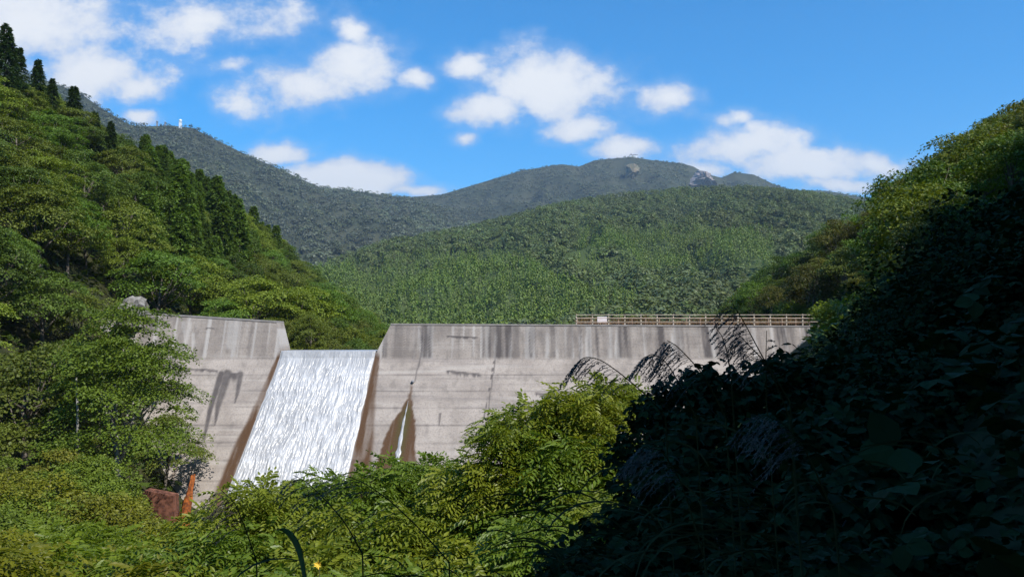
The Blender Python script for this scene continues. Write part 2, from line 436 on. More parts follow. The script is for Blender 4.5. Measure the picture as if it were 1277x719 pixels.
# ------------------------------------------------------------------ the dam
YD = 80.0; BAT = .8; BU = .35
z_kink = at(500, 447, YD - 1.2)[2]; z_top = at(487, 405, YD)[2]; YK = YD - BU * (z_top - z_kink)
def face_pt(px, py):
    """point of the dam's front face seen at a pixel: upright above z_kink, battered below"""
    u, v = ray(px, py)
    Y = (YD - BU * z_top) / (1 - BU * v)
    if v * Y < z_kink: Y = (YK - BAT * z_kink) / (1 - BAT * v)
    return np.array([u * Y, Y, v * Y])
def face_y(Z): return np.where(Z >= z_kink, YD - BU * (z_top - Z), YK - BAT * (z_kink - Z))
ZB = -19.0
zl = at(470, 439, YD)[2]                          # spillway lip
def edge_x(Z, pts):                               # X along an edge given as pixels on the face
    q = np.array([face_pt(*p_) for p_ in pts]); o = np.argsort(q[:, 2]); q = q[o]
    x_ = np.interp(Z, q[:, 2], q[:, 0])
    k = (q[1, 0] - q[0, 0]) / (q[1, 2] - q[0, 2])
    return np.where(Z < q[0, 2], q[0, 0] + k * (Z - q[0, 2]), x_)
EL = [(345, 402), (350, 437), (283, 612)]          # left wing's edge at the water
ER = [(487, 405), (469, 440), (440, 575)]
def mat_concrete():
    m, nt, out = mat('weathered_concrete')
    tc = N(nt, 'ShaderNodeTexCoord'); oc = tc.outputs['Object']
    mp = N(nt, 'ShaderNodeMapping'); mp.inputs['Scale'].default_value = (.9, .9, .12); nt.links.new(oc, mp.inputs[0])
    mh = N(nt, 'ShaderNodeMapping'); mh.inputs['Scale'].default_value = (.08, .08, 2.2); nt.links.new(oc, mh.inputs[0])
    n1, n2, n3, n4 = noise(nt, .35, 6, oc), noise(nt, 1.5, 6, mp.outputs[0]), noise(nt, 1.1, 5, mh.outputs[0]), noise(nt, 6, 6, oc)
    c = mixc(nt, ramp(nt, n1.outputs[0], .3, .7), (.295, .255, .224), (.41, .36, .318))
    c = mixc(nt, math_(nt, 'MULTIPLY', ramp(nt, n3.outputs[0], .5, .72), .5), c, (.2, .175, .165))
    c = mixc(nt, math_(nt, 'MULTIPLY', ramp(nt, n4.outputs[0], .45, .7), .45), c, (.19, .17, .155))
    c = mixc(nt, math_(nt, 'MULTIPLY', ramp(nt, n2.outputs[0], .5, .68), .4), c, (.17, .15, .135))
    c = mixc(nt, math_(nt, 'MULTIPLY', ramp(nt, noise(nt, .8, 7, mh.outputs[0]).outputs[0], .52, .7), .5), c, (.45, .41, .37))
    c = mixc(nt, math_(nt, 'MULTIPLY', attr(nt, 'pale'), .8), c, (.52, .49, .46))
    dk = math_(nt, 'MULTIPLY', attr(nt, 'dark'), math_(nt, 'MULTIPLY_ADD', n2.outputs[0], .8, .58), clamp=True)
    c = mixc(nt, dk, c, (.095, .083, .08))
    c = mixc(nt, attr(nt, 'rust'), c, (.088, .047, .024))
    c = mixc(nt, attr(nt, 'moss'), c, (.06, .062, .016))
    c = mixc(nt, attr(nt, 'orange'), c, (.55, .16, .03))
    p = N(nt, 'ShaderNodeBsdfPrincipled'); nt.links.new(c, p.inputs['Base Color'])
    p.inputs['Roughness'].default_value = .85; p.inputs['Specular IOR Level'].default_value = .25
    b = N(nt, 'ShaderNodeBump'); b.inputs['Strength'].default_value = .5; b.inputs['Distance'].default_value = .06
    nt.links.new(math_(nt, 'ADD', n4.outputs[0], math_(nt, 'MULTIPLY', n3.outputs[0], .8)), b.inputs['Height']); nt.links.new(b.outputs[0], p.inputs['Normal'])
    nt.links.new(p.outputs[0], out.inputs[0])
    return m
M_CONC = mat_concrete()
def line_mask(x, y, pts, w0, w1, soft=.5):
    """how far (px) pixels are from a polyline, as a soft mask whose width grows from w0 to w1"""
    best = np.zeros_like(x)
    n = len(pts) - 1
    for i in range(n):
        a, b = np.array(pts[i], float), np.array(pts[i + 1], float); d = b - a
        t = np.clip(((x - a[0]) * d[0] + (y - a[1]) * d[1]) / (d @ d), 0, 1)
        dist = np.hypot(x - a[0] - t * d[0], y - a[1] - t * d[1])
        w = w0 + (w1 - w0) * (i + t) / n
        best = np.maximum(best, 1 - sst(w * soft, w * 1.25, dist))
    return best
def stains(V):
    """weathering of the concrete, laid out on the plane of the face (its marks traced on the wall itself)"""
    X, Y, Z = V[:, 0], V[:, 1], V[:, 2]
    x, y = proj(X, Y, Z)
    s = np.where(Z >= z_kink, Z - z_kink, (Z - z_kink) * math.hypot(1, BAT))
    upper = sst(z_kink - .2, z_kink + .3, Z)
    streak = fbm(X * 1.1, s * .09, 4, 31); streak2 = fbm(X * 2.9, s * .14, 3, 37)
    dark = upper * (sst(.42, .62, streak) * .58 + sst(.48, .66, streak2) * .4) * np.where(X > -13, 1, .35)
    topband = upper * sst(.25, 1., fbm(X * .4, s * .5, 3, 40) + (Z - z_kink) * .12) * .34
    dark = np.maximum(dark, topband * np.where(X > -13, 1, .35))
    pale = upper * sst(.58, .7, fbm(X * 1.9, s * .06, 3, 53)) * .9
    for px in (527, 619, 637, 684, 725, 733, 770, 840):    # pale runs on the upright band
        pale = np.maximum(pale, .95 * (1 - sst(1.2, 3.2, np.abs(x - px + 2 * fbm(y / 9, y * 0 + px, 2)))) * sst(408, 425, y) * upper)
    pale = np.maximum(pale, .75 * line_mask(x, y, [(231, 412), (231, 428)], 12, 12, .8) * sst(.3, .6, vn(x / 2, y / 14)))
    pale = np.maximum(pale, .7 * line_mask(x, y, [(290, 402), (287, 430)], 6, 6))
    # lift lines
    ph = (s + .1 * fbm(X * .15, 0 * X, 2, 3)) / 1.9
    f = np.abs(ph - np.round(ph)) * 1.9
    k = np.round(ph)
    lift = (1 - sst(.03, .11, f)) * (s < -.4) * (.3 + .7 * sst(.35, .62, fbm(X * .25, k * 7.3, 3, 61)))
    dark = np.maximum(dark, lift * .6)
    dark = np.maximum(dark, (1 - sst(.0, .12, np.abs(s + .02))) * .35)
    # upright joints
    for pts in ([(523, 408), (527, 420), (524, 447), (517, 475)], [(619, 408), (618, 447), (610, 500), (604, 560)], [(725, 409), (723, 450), (722, 480)], [(827, 409), (822, 450)], [(931, 409), (930, 430)]):
        dark = np.maximum(dark, line_mask(x, y, pts, .8, 1.0) * .75)
    dark = np.maximum(dark, line_mask(x, y, [(616, 452), (611, 482), (603, 522)], 1.8, 1.0) * sst(.3, .5, vn(y / 5, x * 0)))
    # grime hanging under cracks
    for pts, L in (([(556, 461), (600, 466)], 8), ([(667, 489), (716, 493)], 9), ([(556, 418), (596, 420)], 5), ([(213, 458), (272, 461)], 5), ([(180, 394), (198, 396)], 26), ([(280, 464), (303, 465)], 14), ([(256, 408), (268, 409)], 4), ([(716, 492), (760, 494)], 10)):
        (ax, ay), (bx, by) = pts
        yl = ay + (by - ay) * (x - ax) / (bx - ax)
        inx = sst(ax - 1, ax + 2, x) * (1 - sst(bx - 2, bx + 1, x))
        h = L * (.3 + 1.0 * vn(x / 2.2, x * 0 + ax))
        dark = np.maximum(dark, inx * sst(-.8, .4, y - yl) * (1 - sst(h * .3, h, y - yl)) * .95)
    dark = np.maximum(dark, line_mask(x, y, [(276, 466), (262, 510), (254, 548)], 4.6, 2.0) * 1.0)
    dark = np.maximum(dark, line_mask(x, y, [(284, 466), (272, 505), (268, 530)], 6.5, 1.2) * .95)
    dark = np.maximum(dark, line_mask(x, y, [(300, 466), (296, 490), (293, 502)], 4.2, .9) * .95)
    dark = np.maximum(dark, line_mask(x, y, [(549, 515), (547, 530)], 1.4, 1.) * .9)
    # wet brown margins beside the water
    el, er = edge_x(Z, EL), edge_x(Z, ER)
    drop_ = np.clip(zl - Z, 0, 14)
    wl = .22 + .075 * drop_
    jig = .35 * (fbm(s * .5, X * 0, 3, 70) - .5)
    rust = (1 - sst(wl * .75, wl * 1.25, np.abs(el - X) + jig)) * (X <= el + .05) * sst(-.3, .6, zl - Z)
    wr = .35 + .13 * drop_
    rust = np.maximum(rust, (1 - sst(wr * .8, wr * 1.2, np.abs(X - er) + jig)) * (X >= er - .05) * sst(-.3, .6, zl - Z) * (X < 0))
    # iron stain below the weep hole
    yy = [474, 485, 497, 510, 525, 545, 575, 620]
    lft = np.interp(y, yy, [513, 511, 507, 500, 489, 479, 470, 455]) + 2 * (vn(y / 4, y * 0) - .5)
    rgt = np.interp(y, yy, [516, 514, 514, 515, 518, 518, 519, 520]) + 2 * (vn(y / 4, y * 0 + 5) - .5)
    st = sst(lft - 1, lft + 2.5, x) * (1 - sst(rgt - 2, rgt + 1, x)) * sst(473, 478, y)
    rust = np.maximum(rust, st)
    cen = np.interp(y, yy, [514, 513, 510, 507, 503, 499, 494, 485])
    moss = st * .95 * (1 - sst(1, 12, np.abs(x - cen - 1))) * sst(497, 516, y) * (.35 + .6 * vn(x / 3, y / 9))
    rust = np.maximum(rust, line_mask(x, y, [(214, 600), (226, 560)], 3, 1) * .5)
    return dict(dark=np.clip(dark, 0, 1), pale=np.clip(pale, 0, 1), rust=np.clip(np.maximum(st * .8, rust) * (.55 + .3 * st + .5 * sst(.3, .65, fbm(X * 2.2, s * .22, 4, 66))), 0, 1), moss=np.clip(moss, 0, 1), orange=0 * X)

def slab(name, zt_of, xl_of, xr_of, res, thick, parent, n_x, n_z, z_bot=ZB):
    """a stretch of the dam: fine front sheet, top, ends and upright back"""
    u = np.linspace(0, 1, n_x); v = np.linspace(0, 1, n_z)
    U, W = np.meshgrid(u, v, indexing='ij')
    # rows: half over the upright band, half below
    def zrow(U, W, zt):
        return np.where(W < .35, zt + (z_kink - zt) * W / .35, z_kink + (z_bot - z_kink) * (W - .35) / .65) if np.all(zt > z_kink) else zt + (z_bot - zt) * W
    xl0, xr0 = xl_of(np.array([0.]))[0], xr_of(np.array([0.]))[0]
    zt = zt_of(xl0 + (xr0 - xl0) * U)
    Z = zrow(U, W, zt)
    X = xl_of(Z) + (xr_of(Z) - xl_of(Z)) * U
    Y = face_y(Z)
    Vf = np.stack([X, Y, Z], -1).reshape(-1, 3); nf = len(Vf)
    ff = gridfaces(n_x, n_z)[:, ::-1]
    bk = np.stack([X, np.full_like(X, YD + thick), Z], -1)
    rim = [np.stack([X[:, 0], Y[:, 0], Z[:, 0]], -1)]
    V = [Vf]; Fs = [ff]; base = nf
    def strip(fr, bk_, flip):
        nonlocal base
        n = len(fr); V.append(np.concatenate([fr, bk_]))
        i = np.arange(n - 1); q = np.stack([i, i + 1, i + 1 + n, i + n], 1) + base
        Fs.append(q[:, ::-1] if flip else q); base += 2 * n
    front = np.stack([X, Y, Z], -1)
    strip(front[:, 0], bk[:, 0], False)
    strip(front[0], bk[0], True); strip(front[-1], bk[-1], False)
    V.append(np.concatenate([bk[:, 0], bk[:, -1]])); n = n_x; i = np.arange(n - 1)
    Fs.append(np.stack([i, i + 1, i + 1 + n, i + n], 1) + base)
    V = np.concatenate(V)
    a = stains(V); 
    for k_ in ('dark',): a[k_][nf:] *= .3
    return obj(name, new_mesh(name, V, Fs, [M_CONC], False, attrs=a), parent)
dam = empty('concrete_dam', (0, 0, 0), 'grey concrete dam wall across the valley with a notch where water spills over', 'dam')
zc0, zc1 = at(170, 391, YD), at(345, 402, YD)
slab('wing_wall', lambda x_: zc1[2] + (zc0[2] - zc1[2]) * (zc1[0] - x_) / (zc1[0] - zc0[0]), lambda Z: np.full_like(Z, -44.), lambda Z: edge_x(Z, EL), .12, 2.6, dam, 190, 190)['label'] = 'left wing of the dam whose crest climbs to the hillside'
zr0, zr1 = at(487, 405, YD), at(1010, 408, YD)
slab('wing_wall', lambda x_: zr0[2] + (zr1[2] - zr0[2]) * (x_ - zr0[0]) / (zr1[0] - zr0[0]), lambda Z: edge_x(Z, ER), lambda Z: np.full_like(Z, 37.), .12, 2.6, dam, 420, 200)['label'] = 'long level right wing of the dam'
slab('spillway_chute', lambda x_: zl + 0 * x_, lambda Z: edge_x(Z, EL) + .002, lambda Z: edge_x(Z, ER) - .002, .2, 2.6, dam, 40, 60)
# coping line on the right wing
def coping(x0, z0, x1, z1):
    q = MB(); V = []
    for x_, z_ in ((x0, z0), (x1, z1)):
        yf = float(face_y(np.array(z_))) - .06; V += [(x_, yf, z_ + .003), (x_, YD + 2.66, z_ + .003), (x_, YD + 2.66, z_ + .16), (x_, yf, z_ + .16)]
    q.add(V, [[[0, 3, 2, 1], [4, 5, 6, 7], [0, 1, 5, 4], [1, 2, 6, 5], [2, 3, 7, 6], [3, 0, 4, 7]]])
    return q
M_COPE = simple_mat('coping_concrete', (.27, .25, .235), (.36, .33, .31), 1.5, .85, .2, .3)
obj('coping', coping(zr0[0] + .02, zr0[2], 36.5, zr1[2]).mesh('coping', [M_COPE]), dam)
obj('coping', coping(-43.8, zc1[2] + (zc0[2] - zc1[2]) * (zc1[0] + 43.8) / (zc1[0] - zc0[0]), zc1[0] - .02, zc1[2]).mesh('coping', [M_COPE]), dam)
# weep hole
wh = face_pt(515, 476)
nrm = unit(np.array([0, -1, BAT]))
obj('weep_pipe', MB().tube([wh + np.array([0, .2, 0]), wh + nrm * .1 + np.array([0, -.18, 0])], .14, 10).mesh('weep_pipe', [M_DARKMET], True), dam)

# falling water on the chute
nx, nz = 280, 480
U, W = np.meshgrid(np.linspace(0, 1, nx), np.linspace(0, 1, nz), indexing='ij')
Z = zl + .05 + (-16.2 - zl) * W
sj = (zl - Z) * 1.28
xe0 = edge_x(Z, EL) + .08 + .22 * (fbm(sj * .7, 0 * Z + 2, 4, 7) - .35) * sst(0, 3, sj); xe1 = edge_x(Z, ER) - .08 - .3 * (fbm(sj * .6, 0 * Z + 8, 4, 9) - .35) * sst(0, 3, sj)
X = xe0 + (xe1 - xe0) * U
s = (zl - Z) * math.hypot(1, BAT)
xa = (U - .5) * 10.2
wx = xa + .35 * (fbm(xa * .5, s * .3, 3, 80) - .5) * 2
f1 = fbm(wx * 5.4, s * .55 + 2.5 * fbm(wx * .9, s * .2, 2, 5), 4, 81)
f2 = fbm(wx * 12, s * 2.6, 3, 84)
f3 = fbm(wx * 1.3 + s * .12, s * .9, 3, 88)
sc = np.abs(fbm(wx * 1.7 - s * .35, s * .75, 4, 92) - .5) * 2
rise = sst(0, 3.5, s)
foam = np.clip(.2 + .25 * rise + 1.0 * (f1 - .5) + .45 * (f2 - .5) + 1.6 * (f3 - .5) + .6 * (sc - .25) + .7 * (fbm(xa * .35, s * .12, 3, 97) - .5), 0, 1)
hgt = (.05 + .13 * rise) * (1.0 * (f1 - .5) + .55 * (f2 - .5) + .9 * (f3 - .5)) * 1.15 + .12
hgt *= sst(0, .03, U) * (1 - sst(.97, 1, U)) * .9 + .1
Y = face_y(Z) 
V = np.stack([X, Y - .78 * hgt - .03, Z + .62 * hgt], -1)
lipn = 8
back = np.stack([np.repeat(X[:, :1], lipn, 1), np.linspace(YD + 3.5, float(face_y(np.array(zl))) + .1, lipn)[None] + 0 * X[:, :1], np.full((nx, lipn), zl + .17)], -1)
V2 = np.concatenate([back, V], 1); foam2 = np.concatenate([np.repeat(foam[:, :1] * .2, lipn, 1), foam], 1)
m, nt, out = mat('white_water')
fo = attr(nt, 'foam')
p = N(nt, 'ShaderNodeBsdfPrincipled'); nt.links.new(mixc(nt, fo, (.37, .375, .385), (.535, .54, .55)), p.inputs['Base Color'])
p.inputs['Roughness'].default_value = .35; p.inputs['Specular IOR Level'].default_value = .5
p.inputs['Subsurface Weight'].default_value = .0
nt.links.new(p.outputs[0], out.inputs[0]); M_WATER = m
obj('spillway_water', new_mesh('spillway_water', V2.reshape(-1, 3), [gridfaces(nx, nz + lipn)[:, ::-1]], [m], True, attrs={'foam': foam2.ravel()}), kind='structure')
# pool held back by the dam
q = MB(); 
PX, PYy = np.meshgrid(np.linspace(-33, 26, 20), np.linspace(YD + 3.4, 118, 20), indexing='ij')
obj('reservoir_water', new_mesh('reservoir_water', np.stack([PX, PYy, 0 * PX + zl + .16], -1).reshape(-1, 3), [gridfaces(20, 20)], [bpy.data.materials['river_water']], True), kind='structure')
# trickle from the weep hole
ys = np.linspace(500, 585, 60); cen = np.interp(ys, [500, 510, 525, 545, 575, 620], [509, 507, 503.5, 500, 495, 487]); hw = np.interp(ys, [500, 520, 560, 585], [.3, 1.0, 2.6, 3.2]) * (.6 + .8 * vn(ys / 6, ys * 0 + 4))
rows = []
for yv, c_, h_ in zip(ys, cen, hw):
    for k in np.linspace(-1, 1, 9):
        q_ = face_pt(c_ + h_ * k, yv); rows.append(q_ + nrm * (.02 + .09 * (1 - k * k) * (.4 + vn(yv / 3, k * 3))))
rows = np.array(rows); fo_ = np.clip(-.35 + .95 * (fbm(np.arange(len(rows)) % 9 * 1.3, np.arange(len(rows)) // 9 * .25, 3, 4) - .25), 0, .85)
obj('seepage_water', new_mesh('seepage_water', rows, [gridfaces(60, 9)[:, ::-1]], [M_WATER], True, attrs={'foam': fo_}), kind='structure')

# railings along the right wing
rt0 = np.random.default_rng(4)
M_OLDRAIL = simple_mat('weathered_rail', (.2, .12, .08), (.33, .23, .16), 3, .7, .2)
def railing(x0, x1, y, z0, h, step, nrail, label, mt_):
    t = empty('railing', ((x0 + x1) / 2, y, z0), label, 'railing'); o = np.array(t.location)
    n = int((x1 - x0) / step) + 1
    xs = np.linspace(x0, x1, n)
    for x_ in xs:
        obj('post', MB().box((x_ - .055 - o[0], -.055, 0), (x_ + .055 - o[0], .055, h * rt0.uniform(.985, 1.03))).mesh('post', [mt_]), t)
    for k in range(nrail):
        zz = h * (.36 + .6 * k / (nrail - 1))
        obj('rail', MB().box((x0 - .06 - o[0], -.112, zz - .032), (x1 + .06 - o[0], -.058, zz + .032)).mesh('rail', [mt_]), t)
    return t
xr_0, xr_1 = at(719, 407, YD)[0], at(1022, 407, YD)[0]
zt = zr1[2] + .165
railing(xr_0, xr_1, YD + .15, zt, 1.16, 1.55, 3, 'cream pipe railing along the front edge of the dam crest', M_STEEL)
railing(xr_0 + .3, xr_1 - .1, YD + 2.45, zt - .02, .9, 1.4, 2, 'lower brownish railing along the back edge of the dam crest', M_OLDRAIL)
b = at(751, 401, YD + 1.2); t = empty('notice_board', (b[0], b[1], zt), 'faded pinkish notice board standing between the railings on the dam crest', 'sign')
obj('board', MB().box((-.5, -.03, .35), (.5, .03, .95)).mesh('board', [M_PINK]), t)
for s_ in (-.4, .4): obj('leg', MB().tube([(s_, .065, 0), (s_, .065, .9)], .03, 6).mesh('leg', [M_STEEL]), t)

# rusty block and the orange-stained buttress at the foot of the left wing
def prism(pts_front, dy, name, mt, label, cat):
    P3 = np.array(pts_front, float); n = len(P3); Bk = P3 + np.array([0, dy, 0])
    V = np.concatenate([P3, Bk]); c1 = P3.mean(0); c2 = Bk.mean(0)
    V = np.concatenate([V, [c1, c2]])
    tri = [[2 * n, j, (j + 1) % n] for j in range(n)] + [[2 * n + 1, n + (j + 1) % n, n + j] for j in range(n)]
    return obj(name, new_mesh(name, V, [tri, [[j, n + j, n + (j + 1) % n, (j + 1) % n][::-1] for j in range(n)]], [mt]), label=label, cat=cat)
prism([at(168, 616, 62), at(180, 611, 62), at(196, 614, 62), at(216, 618, 62), at(217, 650, 62), at(200, 668, 62), at(172, 668, 62)], 1.0, 'stained_block', M_RUST, 'rust-brown stained concrete block at the foot of the left hillside', 'concrete block')
ob = MB()
a0, b0 = at(240, 592, 63.5), at(222, 665, 60.5)
ts = np.linspace(0, 1, 14); V = []
for t_ in ts:
    c_ = a0 + (b0 - a0) * t_; w_ = .03 + .72 * t_ + .05 * math.sin(t_ * 17)
    V += [c_ + np.array([-w_, .5, 0]), c_ + np.array([-.25 * w_, -.15, .05]), c_ + np.array([.35 * w_, -.35, 0]), c_ + np.array([w_ * .8, .5, 0])]
fs = []
for k in range(13):
    for j in range(4): fs.append([4 * k + j, 4 * k + (j + 1) % 4, 4 * k + 4 + (j + 1) % 4, 4 * k + 4 + j])
obj('iron_crust', new_mesh('iron_crust', V, [fs], [M_ORANGE]), label='bright orange iron crust tapering down the foot of the dam', cat='mineral crust')
# pale rock above the left end of the dam
def rock(px, py, Y, s, label, seed):
    c = at(px, py, Y); rr = np.random.default_rng(seed)
    th, ph = np.meshgrid(np.linspace(0, 2 * math.pi, 15)[:-1], np.linspace(-1.5, 1.5, 10), indexing='ij')
    d = np.stack([np.cos(th) * np.cos(ph), np.sin(th) * np.cos(ph), np.sin(ph)], -1)
    k = 1 + .9 * (fbm(d[..., 0] * 2 + seed, d[..., 1] * 2 + d[..., 2] * 3, 3, seed) - .5) * 2
    V = d * k[..., None] * np.array(s)
    i = np.arange(14)[:, None]; j = np.arange(9)[None]
    q = np.stack([i * 10 + j, (i + 1) % 14 * 10 + j, (i + 1) % 14 * 10 + j + 1, i * 10 + j + 1], -1).reshape(-1, 4)
    obj('boulder', new_mesh('boulder', V.reshape(-1, 3), [q], [M_ROCK], False), loc=c, label=label, cat='rock')
rock(166, 392, 83, (1.5, 1.3, 1.5), 'pale rock outcrop above the upper left corner of the dam', 3)
rock(163, 402, 79.6, (1.0, 1.0, .9), 'grey boulder wedged against the left end of the dam', 8)

# ------------------------------------------------------------------ trees
def limbs(q, base, targets, r0, rr, zsplit):
    for t_ in targets:
        z0 = rr.uniform(.45, .95) * zsplit
        a = np.array([base[0], base[1], z0]); t_ = np.array(t_)
        mid_ = a * .5 + t_ * .5 + np.array([0, 0, -.06 * np.linalg.norm(t_ - a)])
        q.tube([a, mid_, t_], [r0 * .45, r0 * .28, r0 * .1], 5)
def crown_broad(seed, H, R, nspray, nleaf, leaf, flat=.35, lo=.22, tilt=.45, rs=(.6, 1.15), nj=.36):
    rr = np.random.default_rng(seed)
    th = rr.random(nspray) * 2 * math.pi; ct = rr.random(nspray) ** .7 * 1.2 - .2
    st = np.sqrt(np.clip(1 - ct * ct, 0, 1)); rad = rr.uniform(.55, 1, nspray) ** .6
    ex = R * (1 + .3 * np.sin(2 * th + seed) * rr.uniform(.4, 1, nspray))
    C = np.stack([np.cos(th) * st * ex * rad, np.sin(th) * st * ex * rad, H * (lo + (1 - lo) * (.38 + .62 * ct * rad)) - .12], 1)
    C[:, 2] = np.clip(C[:, 2], H * .12, H)
    up = unit(np.stack([np.cos(th) * st * tilt, np.sin(th) * st * tilt, 1 + 0 * th], 1) + rr.normal(0, .12, (nspray, 3)))
    c = np.repeat(np.arange(nspray), nleaf); m = len(c)
    a = rr.random(m) * 2 * math.pi; rs_ = rr.uniform(*rs, nspray) * R / 3.4
    d = np.sqrt(rr.random(m)) * rs_[c] * (1 + .35 * np.sin(3 * a + c))
    ax = unit(np.cross(up, rr.normal(0, 1, (nspray, 3)))); ay = np.cross(up, ax)
    pos = C[c] + ax[c] * (np.cos(a) * d)[:, None] + ay[c] * (np.sin(a) * d)[:, None] \
        + up[c] * (-flat * d * d / rs_[c] + rr.normal(0, .09, m))[:, None]
    out_ = ax[c] * np.cos(a)[:, None] + ay[c] * np.sin(a)[:, None]
    nrm_ = unit(up[c] + out_ * .35 + rr.normal(0, nj, (m, 3)))
    dr = unit(out_ + rr.normal(0, .6, (m, 3)) + [0, 0, -.25])
    M = basis(dr, nrm_); L = leaf * rr.uniform(.6, 1.4, m)
    V, Fs = stamp(QUAD, QF, M, pos, np.stack([L * .75, L, L], 1))
    return V, Fs, C
PROTO = {}
def proto_broad(key, seed, H, R, nspray, nleaf, leaf, mat_=None, bark=None, trunk_r=.16, **kw):
    V, Fs, C = crown_broad(seed, H, R, nspray, nleaf, leaf, **kw)
    rr = np.random.default_rng(seed + 100)
    cm = new_mesh('crown', V, Fs, [mat_ or M_LEAF])
    q = MB(); bend = rr.normal(0, .25, 2)
    q.tube([(0, 0, -1.5), (0, 0, 0), (bend[0] * .5, bend[1] * .5, H * .3), (bend[0], bend[1], H * .62)], [trunk_r * 1.25, trunk_r * 1.1, trunk_r * .85, trunk_r * .4], 7)
    limbs(q, bend * .5, C[rr.choice(len(C), 12)], trunk_r, rr, H * .5)
    PROTO[key] = (cm, q.mesh('trunk', [bark or M_BARK], True))
for k in range(6): proto_broad(('b', k), 200 + k, 8., 3.5, 46, 250, .17, lo=.1, flat=.27, tilt=.32, rs=(.65, 1.35), nj=.32)
for k in range(5): proto_broad(('r', k), 340 + k, 5., 2.6, 46, 170, .135, trunk_r=.09, lo=.08, flat=.26, tilt=.34, rs=(.7, 1.4))
for k in range(4): proto_broad(('s', k), 300 + k, 4., 2.2, 52, 120, .14, trunk_r=.08, lo=.08)
def proto_cedar(key, seed, H, R, nq=2600, dens_=1.0):
    rr = np.random.default_rng(seed); nb = 150
    t = np.sort(rr.random(nb)) * .93 + .04; th = np.arange(nb) * 2.4 + rr.normal(0, .3, nb)
    ln = R * (1 - t) ** .8 * rr.uniform(.75, 1.12, nb) + .18
    k = int(nq / nb); c = np.repeat(np.arange(nb), k); m = len(c)
    u = rr.random(m) ** .7
    side = rr.normal(0, .22, m) * ln[c] * (1.1 - u)
    dirx = np.stack([np.cos(th), np.sin(th)], 1)
    pos = np.stack([dirx[c, 0] * ln[c] * u - dirx[c, 1] * side, dirx[c, 1] * ln[c] * u + dirx[c, 0] * side,
                    H * (.06 + .94 * t[c]) + .25 * ln[c] * u - .55 * ln[c] * u * u + rr.normal(0, .06, m)], 1)
    dr = unit(np.stack([dirx[c, 0], dirx[c, 1], -.25 + 0 * u], 1) + rr.normal(0, .45, (m, 3)))
    nn = unit(np.stack([dirx[c, 0] * .4, dirx[c, 1] * .4, 1 + 0 * u], 1) + rr.normal(0, .4, (m, 3)))
    L = rr.uniform(.25, .55, m) * (R / 2.) ** .5
    V, Fs = stamp(QUAD, QF, basis(dr, nn), pos, np.stack([L * .4, L, L], 1))
    q = MB().tube([(0, 0, -1.5), (0, 0, H * .5), (0, 0, H * .97)], [.2, .13, .02], 7)
    PROTO[key] = (new_mesh('crown', V, Fs, [M_CEDAR]), q.mesh('trunk', [M_BARK], True))
for k in range(3): proto_cedar(('c', k), 400 + k, 11., 2.1)

for k in range(3): proto_cedar(('cd', k), 430 + k, 11., 2.3, 7000)
NTREES = [0]
def tree(name, key, P, s, rz, col, label, cat, group, sz=None, tilt=0):
    t = empty(name, P, label, cat, group); t.rotation_euler = (tilt, 0, rz); t.scale = (s, s, (sz or s))
    cm, tm = PROTO[key]
    a = obj('crown', cm, t); a.color = (*col, 1); obj('trunk', tm, t)
    NTREES[0] += 1
    return t

def interp_sil(pts): 
    xs, ys = [p_[0] for p_ in pts], [p_[1] for p_ in pts]
    return lambda x: np.interp(x, xs, ys)
silL = interp_sil([(-200, 60), (0, 92), (50, 100), (100, 142), (150, 168), (180, 192), (250, 226), (300, 256), (350, 300), (400, 345), (440, 380), (480, 404), (560, 420)])
silR = interp_sil([(860, 402), (905, 382), (960, 332), (1000, 300), (1050, 266), (1080, 240), (1130, 212), (1180, 180), (1230, 148), (1277, 122), (1500, 20)])
DAMPOLY = [(170, 385), (480, 398), (1030, 385), (1030, 440), (900, 445), (800, 490), (690, 600), (600, 640), (430, 640), (230, 672), (232, 640), (247, 600), (247, 480), (205, 425)]
def inpoly(x, y, poly):
    c = False; n = len(poly)
    for i in range(n):
        (x1, y1), (x2, y2) = poly[i], poly[i - 1]
        if (y1 > y) != (y2 > y) and x < (x2 - x1) * (y - y1) / (y2 - y1) + x1: c = not c
    return c
def covers_dam(X, Y, Z, rad, h):
    if Y > 82: return False
    for dx in (-1, 0, 1):
        for f in (.25, .6, 1.0):
            x, y = proj(X + dx * rad, Y, Z + h * f)
            if inpoly(float(x), float(y), DAMPOLY): return True
    return False

rt = np.random.default_rng(77)
def poisson(x0, x1, y0, y1, dmin, n):
    pts = []; g = {}
    for _ in range(n):
        p_ = (rt.uniform(x0, x1), rt.uniform(y0, y1)); c = (int(p_[0] // dmin), int(p_[1] // dmin))
        if any((p_[0] - q_[0]) ** 2 + (p_[1] - q_[1]) ** 2 < dmin * dmin for i in (-1, 0, 1) for j in (-1, 0, 1) for q_ in g.get((c[0] + i, c[1] + j), ())): continue
        g.setdefault(c, []).append(p_); pts.append(p_)
    return pts
TONE = {'olive': (1.25, 1.08, .95), 'fresh green': (1.0, 1.18, .95), 'dark green': (.85, .9, .85), 'yellowish green': (1.55, 1.4, .95), 'brownish green': (1.35, .95, .9)}
cands = []
for (x_, y_) in poisson(-120, -22, 34, 225, 4.15, 9000):
    z_ = float(ground_z(x_, y_)); cands.append(('L', x_, y_, z_))
for (x_, y_) in poisson(-75, -36, 105, 195, 3.1, 5000):
    xx, yy2 = proj(x_, y_, float(ground_z(x_, y_)) + 8)
    if 176 < xx < 350 and yy2 < 305 and fbm(x_ / 14, y_ / 14, 2, 6) < .64: cands.append(('C', x_, y_, float(ground_z(x_, y_))))
for (x_, y_) in poisson(8, 92, 16, 150, 3.8, 9000):
    if x_ < foot(y_) + 1.5: continue
    cands.append(('R', x_, y_, float(ground_z(x_, y_))))
chosen = []
